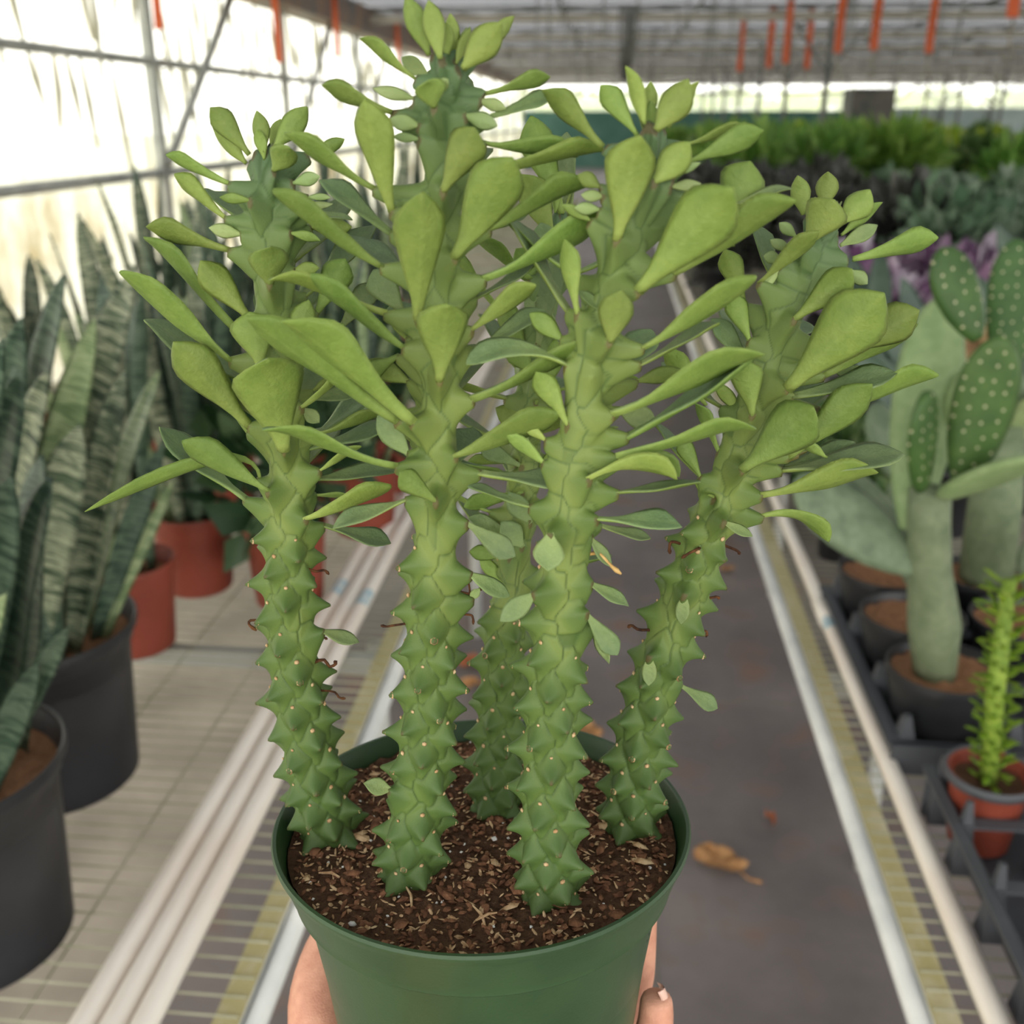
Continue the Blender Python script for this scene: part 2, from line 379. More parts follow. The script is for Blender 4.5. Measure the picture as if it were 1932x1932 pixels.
# trees outside the end wall
def foliage_mesh(name, n, rx, ry, rz, size, seed, up=.3, shell=.55, long=1.6):
    rg = np.random.default_rng(seed); v = []; f = []
    for i in range(n):
        d = unit(rg.normal(size=3)); r = shell+(1-shell)*rg.random()
        c = V(d[0]*rx*r, d[1]*ry*r, rz+d[2]*rz*r)
        a = unit(d+rg.normal(size=3)*.5+V(0, 0, up)); b = unit(np.cross(a, rg.normal(size=3))); nn = np.cross(a, b)
        L = size*long*rg.uniform(.7, 1.3); W = size*.5*rg.uniform(.7, 1.2); k = len(v)
        v += [c, c+a*L*.5+b*W-nn*W*.3, c+a*L, c+a*L*.5-b*W-nn*W*.3, c+a*L*.5+nn*W*.15]
        f += [(k, k+1, k+4), (k+1, k+2, k+4), (k+2, k+3, k+4), (k+3, k, k+4)]
    return mesh(name, v, f)
def foliage_mat(name, c1, c2, c3=None, tr=.25, scale=30, rough=.5):
    q = NT(name); co = q.coord('Object'); g = q.n('ShaderNodeNewGeometry')
    st = [(.0, c1), (.6, c2)]+([(1, c3)] if c3 else [])
    c = q.ramp(g.outputs['Random Per Island'], st); c = q.vary(c, .85, 1.15, .01)
    q.base(c, rough, .4); q.translucent(c, tr); return q.m
MAT['treeleaf'] = foliage_mat('tree_foliage', (120, 150, 60), (170, 190, 80), (205, 215, 120), .4)
MAT['bark'] = plain('bark', (84, 70, 56), (110, 92, 74), 8, .9, .1)
tms = [foliage_mesh('crown', 900, 1.9, 1.2, 1.15, .22, 40+i) for i in range(3)]
for m_ in tms: m_.materials.append(MAT['treeleaf'])
mb = MB(); mb.tube([(0, 0, -.1), (.03, 0, .7), (0, .05, 1.4)], [.09, .08, .05], 8); trunk = mesh('trunk', mb.v, mb.f); trunk.materials.append(MAT['bark'])
for i, x in enumerate(np.arange(-6, 27, 2.2)):
    t = thing('tree', 'yellow green tree outside, seen through the clear end wall', 'tree', (x, 46+(i % 2)*2.9, -.06), 'trees outside the end wall', i*1.3)
    o = newobj('crown', tms[i % 3], t); o.location.z = .35+.15*(i % 2); newobj('trunk', trunk, t)

# ================================================================== BENCHES
ZB = .75
q = NT('rail_paint'); co = q.coord('Object'); g = q.n('ShaderNodeNewGeometry'); sp = q.n('ShaderNodeSeparateXYZ'); q.l(g.outputs['Normal'], sp.inputs[0])
f1 = q.noise(q.coord('Object', (1, .5, 1)), 18, 5, .65); al = q.ramp(f1, [(.3, (204, 194, 154)), (.5, (188, 176, 124)), (.7, (216, 208, 178))])
f2 = q.ramp(q.noise(co, 7, 4), [(.35, (196, 198, 194)), (.65, (224, 224, 216))])
q.base(q.mix(q.ramp(sp.outputs[2], [(.5, (0, 0, 0)), (.8, (255, 255, 255))]), f2, al), .5, .4); q.bump(f1, .3, .003)
MAT['rail'] = q.m
MAT['tube_white'] = plain('white_tube', (196, 198, 194), (226, 226, 220), 7, .4, .5)
MAT['wire'] = plain('wire', (132, 134, 106), (168, 166, 142), 9, .5, .4)
MAT['bench_leg'] = plain('bench_leg', (170, 172, 168), (192, 192, 184), 5, .5, .4)
def bench(x0, x1, y0, y1, aisle, label, near=True, legs=()):
    b = thing('wire_bench', label, 'bench', (0, 0, 0), None)
    b.location = ((x0+x1)/2, (y0+y1)/2, 0); O = V((x0+x1)/2, (y0+y1)/2, 0)
    mb = MB(); r = .0011
    for y in np.arange(y0, y1, .0254 if near else .2):
        mb.v += [(x0-O[0]+.003, y-O[1]-r, ZB-2*r), (x1-O[0]-.003, y-O[1]-r, ZB-2*r), (x1-O[0]-.003, y-O[1]+r, ZB-2*r), (x0-O[0]+.003, y-O[1]+r, ZB-2*r), (x0-O[0]+.003, y-O[1], ZB), (x1-O[0]-.003, y-O[1], ZB)]
        k = len(mb.v)-6; mb.f += [(k+4, k, k+1, k+5), (k+3, k+4, k+5, k+2), (k, k+3, k+2, k+1)]
    for x in np.arange(x0+.05, x1, .128):
        mb.tube([(x-O[0], y0-O[1], ZB-.0035), (x-O[0], y1-O[1], ZB-.0035)], .0014, 5)
    stuff(mb.build('wire_mesh', 'wire', b, False))
    for x in (x0, x1-.028):
        mb = MB(); mb.box((x-O[0], y0-O[1], ZB-.03), (x+.028-O[0], y1-O[1], ZB-.0026))
        o = mb.build('edge_rail', 'rail', b)
        xt = x-.010 if x == x0 else x+.040
        mb = MB(); mb.tube([(xt-O[0], y0-O[1], ZB-.016), (xt-O[0], y1-O[1], ZB-.016)], .0115, 12); mb.build('edge_tube', 'tube_white', b, True)
    for y in np.arange(y0+.02, y1, 1.2):
        mb = MB(); mb.bar((x0-O[0]+.03, y-O[1], ZB-.022), (x1-O[0]-.03, y-O[1], ZB-.022), .025, .03); mb.build('cross_bar', 'bench_leg', b)
    for x, y in legs:
        mb = MB(); mb.tube([(x-O[0], y-O[1], 0), (x-O[0], y-O[1], ZB-.036)], .018, 10); mb.build('leg', 'bench_leg', b, True)
    return b
bench(-1.9, -.347, .3, 12, 1, 'wire mesh bench carrying the potted snake plants', True, [(x, y) for y in (.6, 1.62, 3.0, 4.6, 6.2) for x in (-.40, -1.6)])
bench(.352, 2.25, .3, 16, -1, 'wire mesh bench carrying trays of cacti and leafy plants', True, [(x, y) for y in (.75, 1.96, 3.4, 5, 6.6) for x in (.62, 2.0)])
bench(2.95, 5.2, 4, 30, -1, 'wide wire bench of foliage plants beyond the middle columns', False, [(x, y) for y in np.arange(4.5, 30, 3) for x in (3.1, 5.)])
bench(5.9, 8.2, 8, 32, -1, 'farthest wire bench of foliage plants near the end wall', False, [(x, y) for y in np.arange(8.5, 32, 3) for x in (6.1, 8.)])
bench(.5, 2.2, 16.6, 32, -1, 'wire bench of green plants in line behind the cactus bench', False, [(x, y) for y in np.arange(17, 32, 3) for x in (.7, 2.)])

# white pipes lying along the benches
q = NT('pvc'); co = q.coord('Object', (1, .25, 1)); q.base(q.ramp(q.noise(co, 14, 4, .6), [(.3, (240, 224, 208)), (.6, (252, 244, 232))]), .38, .5); MAT['pvc'] = q.m
MAT['blueprint'] = plain('pale_blue_print', (178, 206, 214), (214, 226, 226), 60, .5, .3, lo=.45, hi=.55)
def pipe(x, r, y0, y1, label, coupler=None, prints=()):
    t = thing('white_pipe', label, 'pipe', (x, y0, ZB+r))
    mb = MB(); mb.tube([(0, 0, 0), (0, y1-y0, 0)], r, 20); autosmooth(mb.build('tube', 'pvc', t))
    if coupler:
        mb = MB(); mb.tube([(0, coupler-y0-.04, 0), (0, coupler-y0-.037, 0), (0, coupler-y0+.037, 0), (0, coupler-y0+.04, 0)], [r+.0004, r+.0025, r+.0025, r+.0004], 20); o = autosmooth(mb.build('coupling', 'pvc', t)); o.location.z = .0
    for p in prints:
        mb = MB(); mb.tube([(0, p-y0-.03, 0), (0, p-y0+.03, 0)], r+.0003, 20, False); v = [q_ for q_ in mb.v]
        mb.f = [f_ for f_ in mb.f if sum(v[i][2] for i in f_)/4 > r*.3]; mb.build('printed_band', 'blueprint', t, True)
pipe(-.4935, .0135, .35, 9.5, 'white plastic pipe lying closest to the snake plant pots', None, (1.72,))
pipe(-.4635, .0135, .35, 9.4, 'middle one of three white plastic pipes side by side', None, (1.95,))
pipe(-.4335, .0135, .35, 9.6, 'white plastic pipe nearest the bench rail, of three side by side', None, (1.68,))
pipe(.4080, .0128, .35, 9.0, 'single white plastic pipe lying beside the black cactus trays', 1.72, (1.67,))

# ================================================================== POTS
MAT['pot_black'] = plain('black_plastic', (30, 31, 33), (42, 43, 46), 8, .38, .5)
MAT['pot_red'] = plain('red_plastic', (124, 56, 40), (144, 68, 50), 8, .5, .4)
MAT['pot_grey'] = plain('grey_plastic', (70, 72, 76), (84, 86, 90), 8, .5, .4)
def pot_mesh(R, h, rb, lip=.008, band=.0, ribs=0, wall=.003, n=56):
    mb = MB(); zt = h
    prof = [(0.0001, .002), (rb-.004, .0), (rb, .004)]
    if band: prof += [(R-lip-(band/h)*(R-lip-rb)*.9-.003, h-band-.003), (R-lip+.001-(band/h)*(R-rb)*.35, h-band)]
    prof += [(R-lip*.5, h-lip*1.6), (R-.0005, h-lip*1.5), (R, h-lip*.7), (R-.0006, h-.0006), (R-.0016, h), (R-wall-.001, h-.001), (R-wall-.002, h-lip), (R-lip-wall, h-lip*2), (rb-wall, .008), (.0001, .008)]
    mb.lathe(prof, n)
    if ribs:
        for i, p in enumerate(mb.v):
            x, y, z = p; r = math.hypot(x, y)
            if .01 < z < h*.8 and r > rb-.001:
                k = 1-.018*(.5+.5*math.cos(math.atan2(y, x)*ribs)); mb.v[i] = (x*k, y*k, z)
    return mesh('pot', mb.v, mb.f)
def soil_mesh(R, z, amp, n=18, m=40, seed=0):
    v = [(0, 0, z)]; f = []
    for i in range(1, n+1):
        r = R*i/n
        for j in range(m):
            a = j*2*math.pi/m; x, y = r*math.cos(a), r*math.sin(a)
            v.append((x, y, z+amp*(mnoise.noise(Vector((x*60, y*60, seed)))+.6*mnoise.noise(Vector((x*170, y*170, seed+5))))*(1 if i < n else .3)))
    for j in range(m): f.append((0, 1+j, 1+(j+1) % m))
    for i in range(n-1):
        for j in range(m): a = 1+i*m+j; b = 1+i*m+(j+1) % m; f.append((a, a+m, b+m, b))
    return mesh('soil', v, f)

# ------------------------------------------------------------------ snake plants
def snake_mat(name, dark, mid, light, edge=None, bs=38):
    q = NT(name); co = q.coord('UV'); sp = q.n('ShaderNodeSeparateXYZ'); q.l(co, sp.inputs[0])
    oi = q.n('ShaderNodeObjectInfo'); sh = q.n('ShaderNodeCombineXYZ'); q.l(q.math('MULTIPLY', oi.outputs['Random'], 9), sh.inputs[2])
    ad = q.n('ShaderNodeVectorMath', operation='ADD'); q.l(co, ad.inputs[0]); q.l(sh.outputs[0], ad.inputs[1])
    mp = q.n('ShaderNodeMapping'); mp.inputs['Scale'].default_value = (14, 80, 1); q.l(ad.outputs[0], mp.inputs[0])
    a = q.noise(mp.outputs[0], 1., 3, .6, 1.4)
    c = q.ramp(a, [(.36, dark), (.47, mid), (.56, light), (.64, mid)])
    m2 = q.n('ShaderNodeMapping'); m2.inputs['Scale'].default_value = (160, 6, 1); q.l(ad.outputs[0], m2.inputs[0])
    c = q.mix(q.math('MULTIPLY', q.noise(m2.outputs[0], 1, 2), .35), c, dark)
    if edge:
        e = q.n('ShaderNodeMapRange'); q.l(q.math('ABSOLUTE', sp.outputs[0]), e.inputs[0]); e.inputs[1].default_value = .0165; e.inputs[2].default_value = .0185
        c = q.mix(e.outputs[0], c, edge)
    c = q.vary(c, .8, 1.2, .012); q.base(c, .4, .5); return q.m
MAT['snake_a'] = snake_mat('snake_banded', (46, 62, 48), (92, 106, 82), (178, 182, 152))
MAT['snake_b'] = snake_mat('snake_dark', (40, 58, 46), (58, 80, 62), (100, 118, 96))
MAT['snake_c'] = snake_mat('snake_pale', (96, 118, 78), (132, 150, 104), (170, 182, 138))
def snake_leaf(root, base, tip, W, mat, az, seed, curve=.06):
    base, tip = np.asarray(base, float), np.asarray(tip, float); L = np.linalg.norm(tip-base)
    n = V(math.cos(az), math.sin(az), .15); out = unit(V(tip[0]-base[0], tip[1]-base[1], 1e-4)*V(1, 1, 0))
    v, f, uv, mi = blade(base, tip, W, n, ctrl=(base+tip)/2-out*curve*L, prof=STRAP, thick=.05, fold=.35, nl=16, nw=6, wave=.05, seed=seed)
    return newobj('leaf', mesh('leaf', v, f, uv), root, [mat])
PM = {}
def snake_plant(loc, kind, n, hgt, label, group, seed, R=.085, h=.15, W=(.045, .06), spread=.1, mats=('snake_a', 'snake_a', 'snake_b'), extra=()):
    rg = random.Random(seed); t = thing('snake_plant', label, 'plant', loc, group)
    key = (kind, R, h)
    if key not in PM:
        PM[key] = pot_mesh(R, h, R*.8, .008, .0 if kind == 'pot_red' else .03, 26 if kind == 'pot_black' and R > .12 else 0); PM[key].materials.append(MAT[kind])
        PM[key+('s',)] = soil_mesh(R-.012, h-.03, .006); PM[key+('s',)].materials.append(MAT['soil_tan'])
    autosmooth(newobj('pot', PM[key], t), 35); newobj('soil', PM[key+('s',)], t)
    for i in range(n):
        a = i*2.4+rg.uniform(-.3, .3); r = (R-.035)*math.sqrt((i+.5)/n); L = hgt*rg.uniform(.6, 1.05)
        b = (r*math.cos(a), r*math.sin(a), h-.035); sp = spread*rg.uniform(.2, 1.25)*(.35+(i/n)*.9)
        tp = (b[0]+sp*math.cos(a), b[1]+sp*math.sin(a), b[2]+L)
        snake_leaf(t, b, tp, rg.uniform(*W), rg.choice(mats), a+math.pi+rg.uniform(-.9, .9), rg.random(), rg.uniform(.0, .1))
    for b, tp, W_, m_, az in extra: snake_leaf(t, b, tp, W_, m_, az, .3, .05)
    return t
B2 = V(-.735, 1.135, ZB); B1 = V(-.675, .835, ZB)
def rel(p, o): return tuple(np.asarray(p)-o)
# leaves of the two near pots follow the photograph: (base px, tip px, D of tip)
ex2 = []
for tx, ty, D, W_, m_, bx, by, az in [(255, 500, 1.2, .052, 'snake_a', -.01, .0, -1.3), (120, 520, 1.12, .05, 'snake_b', -.03, -.02, -1.9), (205, 560, 1.25, .05, 'snake_a', .02, .03, -1.0),
        (40, 600, 1.1, .056, 'snake_b', -.05, -.03, -1.4), (300, 700, 1.3, .045, 'snake_c', .05, .03, -2.1), (180, 600, 1.16, .045, 'snake_c', .0, -.04, -1.1), (235, 700, 1.16, .042, 'snake_a', .06, -.02, -1.5),
        (310, 830, 1.25, .035, 'snake_b', .07, .02, -.6), (330, 900, 1.3, .022, 'snake_c', .08, .02, -.4), (90, 700, 1.05, .05, 'snake_a', -.04, -.06, -1.7), (150, 800, 1.08, .06, 'snake_a', .02, -.06, -1.2), (30, 760, 1.1, .06, 'snake_a', -.06, .0, -1.6)]:
    ex2.append(((bx, by, .2), rel(atD(tx, ty, D), B2), W_, m_, az))
snake_plant(B2, 'pot_black', 6, .42, 'banded snake plant in the big black pot beside the white pipes', None, 21, .128, .235, (.05, .062), .07, extra=ex2)
ex1 = []
for tx, ty, D, W_, m_, bx, by, az in [(5, 640, .85, .055, 'snake_b', -.06, .02, -1.2), (40, 700, .9, .06, 'snake_b', -.02, .05, -1.6), (-60, 600, .85, .06, 'snake_a', -.07, -.02, -1.3), (130, 1180, .86, .028, 'snake_b', .045, .0, -.9),
        (20, 900, .84, .06, 'snake_b', .0, .02, -1.2), (10, 1120, .78, .045, 'snake_c', -.02, -.05, -1.4), (95, 900, .92, .05, 'snake_b', .03, .06, -1.9), (-30, 760, .8, .06, 'snake_a', -.04, -.03, -1.2), (70, 1250, .85, .03, 'snake_b', .06, -.02, -1.1)]:
    ex1.append(((bx, by, .2), rel(atD(tx, ty, D), B1), W_, m_, az))
snake_plant(B1, 'pot_black', 4, .35, 'dark snake plant in the ribbed black pot at the bench front', None, 22, .125, .235, (.045, .06), .06, mats=('snake_b',), extra=ex1)
g = 'snake plants in red pots'; lb = 'tall banded snake plant in a red pot at the back of the bench'
SL = {0: 'banded snake plant in the red pot touching the big black pot', 1: 'banded snake plant in the red pot behind the one touching the big black pot', 3: 'banded snake plant in the red pot hard by the white pipes', 4: 'snake plant in a red pot behind the leafy plant in its red pot'}
for i, (px, py, n_, hh) in enumerate([(262, 1215, 9, .5), (378, 1105, 10, .55), (552, 1130, 0, .5), (690, 1000, 9, .5), (600, 940, 9, .6), (430, 960, 9, .55), (250, 1000, 9, .55), (655, 860, 8, .6), (500, 850, 8, .65), (330, 870, 8, .6), (730, 790, 8, .6), (590, 770, 8, .6), (420, 770, 8, .6)]):
    p = onz(px, py, ZB); p[0] -= .0
    if n_ == 0: continue
    snake_plant(p, 'pot_red', n_, hh, SL.get(i, 'banded snake plant in a red pot in the middle rows of the bench'), None if i in SL else 'snake plants in the middle rows', 50+i, .078, .16, (.04, .055), .11, ('snake_a', 'snake_b', 'snake_b', 'snake_c'))
# leafy dark green plants in red pots at the bench edge
MAT['dkleaf'] = foliage_mat('dark_leaves', (34, 62, 34), (56, 86, 48), (90, 112, 76), .15)
dk = [foliage_mesh('foliage', 120, .13, .13, .16, .06, 70+i, .6, .3) for i in range(2)]
for m_ in dk: m_.materials.append(MAT['dkleaf'])
for i, (px, py) in enumerate([(548, 1130), (720, 935)]):
    p = onz(px, py, ZB); t = thing('foliage_plant', 'dark green leafy plant in a red pot beside the white pipes', 'plant', p, 'leafy plants in red pots')
    newobj('pot', PM[('pot_red', .078, .16)], t); newobj('soil', PM[('pot_red', .078, .16, 's')], t)
    o = newobj('foliage', dk[i % 2], t); o.location.z = .12
# third row toward the wall
for i, (x, y, hh) in enumerate([(-1.25, 1.9, .42), (-1.5, 2.5, .4), (-1.2, 2.65, .46), (-.95, 2.35, .48), (-1.4, 3.4, .52), (-1.02, 3.4, .62), (-.74, 3.2, .66), (-.8, 4.2, .7), (-1.2, 4.4, .66)]):
    snake_plant((x, y, ZB), 'pot_red', 7, hh, lb, g, 90+i, .078, .16, (.045, .06), .12, ('snake_b', 'snake_b', 'snake_a'))

# ================================================================== RIGHT BENCH: trays, cacti
q = NT('cactus_pad'); co = q.coord('Object')
vo = q.n('ShaderNodeTexVoronoi', voronoi_dimensions='2D'); vo.inputs['Scale'].default_value = 54; vo.inputs['Randomness'].default_value = .4; q.l(q.coord('UV'), vo.inputs['Vector'])
dots = q.ramp(vo.outputs['Distance'], [(.07, (220, 220, 220)), (.125, (0, 0, 0))])
q.base(q.mix(dots, q.vary(q.ramp(q.noise(co, 30, 3), [(.3, (50, 80, 36)), (.7, (68, 98, 46))]), .85, 1.15), (214, 206, 170)), .5, .35); MAT['pad_dark'] = q.m
def oldpad(name, a, b):
    q = NT(name); co = q.coord('Object'); q.base(q.vary(q.ramp(q.noise(co, 45, 5, .65), [(.3, a), (.7, b)]), .85, 1.15), .6, .3); q.bump(q.noise(co, 160, 3), .5, .002); return q.m
MAT['pad_grey'] = oldpad('old_pad', (88, 104, 80), (124, 138, 112)); MAT['pad_light'] = oldpad('pale_pad', (124, 146, 96), (150, 168, 120))
MAT['trunk'] = oldpad('cactus_trunk', (98, 114, 84), (136, 148, 116))
def tray(x0, y0, nx, ny, pitch, label, loc_z=ZB, hgt=.05):
    w, l = nx*pitch, ny*pitch; t = thing('pot_tray', label, 'tray', (x0+w/2, y0+l/2, loc_z)); mb = MB()
    mb.box((-w/2+.028, -l/2+.01, .001), (w/2-.028, l/2-.01, .004)); mb.build('base', 'pot_grey', t)
    for sx in (-1, 1):
        mb = MB(); mb.add([(sx*(w/2-.026), -l/2, .001), (sx*(w/2-.026), l/2, .001), (sx*(w/2), l/2, hgt), (sx*(w/2), -l/2, hgt), (sx*(w/2-.029), -l/2, .001), (sx*(w/2-.029), l/2, .001), (sx*(w/2-.004), l/2, hgt+.002), (sx*(w/2-.004), -l/2, hgt+.002)],
            [(0, 1, 2, 3), (7, 6, 5, 4), (3, 2, 6, 7), (0, 4, 5, 1), (0, 3, 7, 4), (1, 5, 6, 2)]); mb.build('side_wall', 'pot_grey', t)
        mb = MB(); mb.box((-w/2, sx*l/2-.004, .001), (w/2, sx*l/2, hgt)); mb.box((-w/2-.004, sx*l/2-.008, hgt-.004), (w/2+.004, sx*l/2+.006, hgt)); mb.build('end_wall', 'pot_grey', t)
        mb = MB(); mb.box((sx*w/2-.006, -l/2, hgt-.003), (sx*w/2+.006, l/2, hgt+.001)); mb.build('lip', 'pot_grey', t)
    b = pitch*.085
    for i in range(1, nx): mb = MB(); mb.box((-w/2+i*pitch-b, -l/2, hgt-.004), (-w/2+i*pitch+b, l/2, hgt-.0005)); mb.build('web_strip', 'pot_grey', t)
    for j in range(1, ny): mb = MB(); mb.box((-w/2, -l/2+j*pitch-b, hgt-.0035), (w/2, -l/2+j*pitch+b, hgt)); mb.build('web_strip', 'pot_grey', t)
    for sx in (-1, 1):
        mb = MB(); mb.box((min(sx*w/2, sx*(w/2-b)), -l/2, hgt-.003), (max(sx*w/2, sx*(w/2-b)), l/2, hgt+.0005)); mb.build('web_strip', 'pot_grey', t)
    for i in range(nx+1):
        for j in range(ny+1):   # raised corner webs between the pots
            cx, cy = -w/2+i*pitch, -l/2+j*pitch; s = pitch*.15
            cx = min(max(cx, -w/2+s*.9), w/2-s*.9); cy = min(max(cy, -l/2+s*.9), l/2-s*.9)
            mb = MB(); mb.add([(cx-s*.8, cy-s*.8, .004), (cx+s*.8, cy-s*.8, .004), (cx+s*.8, cy+s*.8, .004), (cx-s*.8, cy+s*.8, .004), (cx-s*.2, cy-s*.2, hgt+.03), (cx+s*.2, cy-s*.2, hgt+.03), (cx+s*.2, cy+s*.2, hgt+.03), (cx-s*.2, cy+s*.2, hgt+.03)],
                [(4, 5, 6, 7), (0, 1, 5, 4), (1, 2, 6, 5), (2, 3, 7, 6), (3, 0, 4, 7)]); mb.build('corner_web', 'pot_grey', t)
    return t
tray(.408, 1.245, 2, 3, .168, 'black plastic carry tray holding the potted pad cacti')
tray(.428, .72, 3, 4, .109, 'grey plastic carry tray holding the small leafy spurge in its red pot', hgt=.072)
PMb = pot_mesh(.08, .122, .056, .008); PMb.materials.append(MAT['pot_black']); PSb = soil_mesh(.0735, .109, .006); PSb.materials.append(MAT['soil_tan'])
def black_pot(loc, label, cat='plant', name='pad_cactus', group=None):
    t = thing(name, label, cat, loc, group); autosmooth(newobj('pot', PMb, t), 35); newobj('soil', PSb, t); return t
def pads(t, loc, items, D0):
    for bx, by, tx, ty, wpx, face, D1, D2, m_ in items:
        B, T = atD(bx, by, D1), atD(tx, ty, D2); W = wpx/F*depth((B+T)/2); ax = unit(T-B); vw = unit(CAM-(B+T)/2); vw = unit(vw-ax*(vw@ax)); u = np.cross(ax, vw)
        a = math.radians(face); n = vw*math.cos(a)+u*math.sin(a); W = W/max(abs(math.cos(a)), .25)
        blade_obj('pad', t, loc, [m_], B, T, W, n, prof=PADP, thick=.26, fold=.0, nl=16, nw=8, bend=.02)
zt = ZB+.005
LA = V(.492, 1.329, zt); A = black_pot(LA, 'tall pad cactus with grey trunk in the black pot at the tray front')
mb = MB(); D = (LA-CAM)@HD
pts = [atD(1764, 1290, D), atD(1763, 1180, D), atD(1754, 1080, D), atD(1752, 990, D), atD(1755, 925, D)]
mb.tube([rel(p, LA) for p in pts], [.027, .036, .029, .028, .027], 14); o = mb.build('trunk', 'trunk', A, True)
for vtx in o.data.vertices: vtx.co.y *= 1.; 
pads(A, LA, [(1735, 1075, 1500, 905, 120, 30, D+.0, D+.05, 'pad_grey'), (1725, 1050, 1600, 890, 60, 50, D+.03, D+.12, 'pad_grey'), (1715, 1000, 1778, 560, 125, 20, D+.02, D+.12, 'pad_light'), (1738, 925, 1748, 738, 52, 62, D-.03, D-.05, 'pad_dark'),
    (1815, 925, 1890, 632, 115, 15, D-.02, D-.03, 'pad_dark'), (1845, 640, 1775, 468, 85, 35, D-.03, D-.02, 'pad_dark'), (1775, 935, 1960, 865, 40, 70, D-.02, D-.1, 'pad_light'), (1800, 820, 1830, 700, 50, 60, D+.06, D+.1, 'pad_light')], D)
LB = V(.492, 1.497, zt); Bc = black_pot(LB, 'pad cactus in the middle black pot of the tray row beside the pipe')
D = (LB-CAM)@HD; 
pads(Bc, LB, [(1745, 1135, 1690, 900, 75, 35, D, D+.03, 'pad_grey'), (1690, 900, 1650, 760, 60, 50, D+.03, D+.05, 'pad_grey')], D)
LC = V(.492, 1.665, zt); Cc = black_pot(LC, 'young cactus in the rear black pot of the tray row beside the pipe')
D = (LC-CAM)@HD; pads(Cc, LC, [(1665, 1060, 1655, 950, 45, 30, D, D, 'pad_grey')], D)
LD = V(.66, 1.665, zt); Dc = black_pot(LD, 'stout grey cactus in the black pot at the tray\'s far corner')
D = (LD-CAM)@HD; mb = MB(); mb.tube([rel(p, LD) for p in (LD+V(0, 0, .095), atD(1880, 930, D), atD(1890, 800, D))], [.045, .042, .036], 14); mb.build('trunk', 'trunk', Dc, True)
pads(Dc, LD, [(1890, 830, 1905, 700, 95, 20, D, D-.01, 'pad_grey'), (1900, 720, 1918, 450, 90, 15, D-.01, D, 'pad_dark'), (1885, 800, 1830, 690, 60, 55, D+.02, D+.06, 'pad_light'), (1910, 830, 1990, 740, 70, 40, D, D-.04, 'pad_light')], D)
LE = V(.66, 1.497, zt); Ec = black_pot(LE, 'low pad cactus in the black pot beside the stout grey cactus')
D = (LE-CAM)@HD; pads(Ec, LE, [(1960, 1130, 1965, 1000, 80, 30, D, D, 'pad_grey')], D)
# small leafy spurge in red pot
LEU = V(.4825, 1.1015, ZB+.004)
t = thing('leafy_spurge', 'bright green spiky upright stem in the small red pot', 'plant', LEU)
pm = pot_mesh(.05, .105, .036, .009); pm.materials.append(MAT['pot_red']); autosmooth(newobj('pot', pm, t), 35)
pm2 = MB(); pm2.lathe([(.0505, .094), (.0525, .094), (.0535, .1), (.0525, .107), (.0505, .107), (.0495, .104), (.0505, .094)], 48); pm2.build('rim', 'pot_grey', t, True)
sm = soil_mesh(.0445, .09, .004); sm.materials.append(MAT['soil']); newobj('soil', sm, t)
MAT['euph'] = foliage_mat('spurge_leaf', (104, 140, 30), (136, 168, 44), (176, 196, 70), .3); MAT['euphs'] = plain('spurge_stem', (98, 128, 40), (140, 160, 66), 120, .6, .3)
D = (LEU-CAM)@HD
c0, c1 = rel(LEU+V(.0, 0, .085), LEU), rel(atD(1905, 1095, D), LEU); c0, c1 = np.array(c0), np.array(c1)
mb = MB(); mb.tube([c0, (c0+c1)/2+V(-.003, 0, 0), c1], [.011, .012, .008], 8); mb.build('stem', 'euphs', t, True)
rg = random.Random(4)
for i in range(120):
    s = (i+.5)/120; a = i*2.4; p = c0+(c1-c0)*s+V(math.cos(a), math.sin(a), 0)*.010; d = unit(V(math.cos(a), math.sin(a), rg.uniform(-.1, .9)))
    L = rg.uniform(.017, .026)*(1.3 if s > .8 else 1)
    blade_obj('leaf', t, (0, 0, 0), ['euph'], p, p+d*L, .0105, unit(V(-math.cos(a), -math.sin(a), 1.2)), prof=LANC, fold=.4, nl=7, nw=2, thick=.2)

# foliage plants filling the bench behind the cacti
MAT['fernm'] = foliage_mat('fern_leaf', (84, 128, 48), (116, 156, 66), (150, 184, 92), .3)
MAT['bronze'] = foliage_mat('bronze_leaf', (48, 50, 46), (72, 72, 66), (120, 120, 112), .05, rough=.35)
MAT['greygreen'] = foliage_mat('grey_green_leaf', (78, 106, 78), (112, 138, 108), (158, 174, 150), .15, rough=.4)
MAT['purple'] = foliage_mat('purple_leaf', (104, 62, 104), (160, 130, 156), (206, 196, 204), .15, rough=.35)
MAT['limeg'] = foliage_mat('lime_leaf', (120, 160, 40), (160, 186, 60), (190, 205, 100), .3)
MAT['midg'] = foliage_mat('mid_green_leaf', (62, 94, 46), (92, 124, 66), (140, 160, 104), .25)
FM = {}
def fm(kind, mat, n, rx, rz, size, up, long, seeds=3):
    FM[kind] = []
    for i in range(seeds):
        m_ = foliage_mesh('foliage', n, rx, rx, rz, size, sum(map(ord, kind)) % 97+i, up, .35, long); m_.materials.append(MAT[mat]); FM[kind].append(m_)
fm('fern', 'fernm', 420, .22, .2, .075, .2, 2.2); fm('bronze', 'bronze', 260, .2, .19, .085, .5, 1.8); fm('grey', 'greygreen', 260, .2, .14, .07, .2, 1.2)
fm('purple', 'purple', 190, .17, .09, .07, .3, 1.5); fm('lime', 'limeg', 260, .2, .15, .08, .2, 1.5); fm('mid', 'midg', 300, .2, .16, .08, .3, 1.6); fm('small', 'midg', 90, .06, .06, .03, .4, 1.4)
fm('tan', 'chip_tan', 160, .16, .06, .05, .3, 2.0)
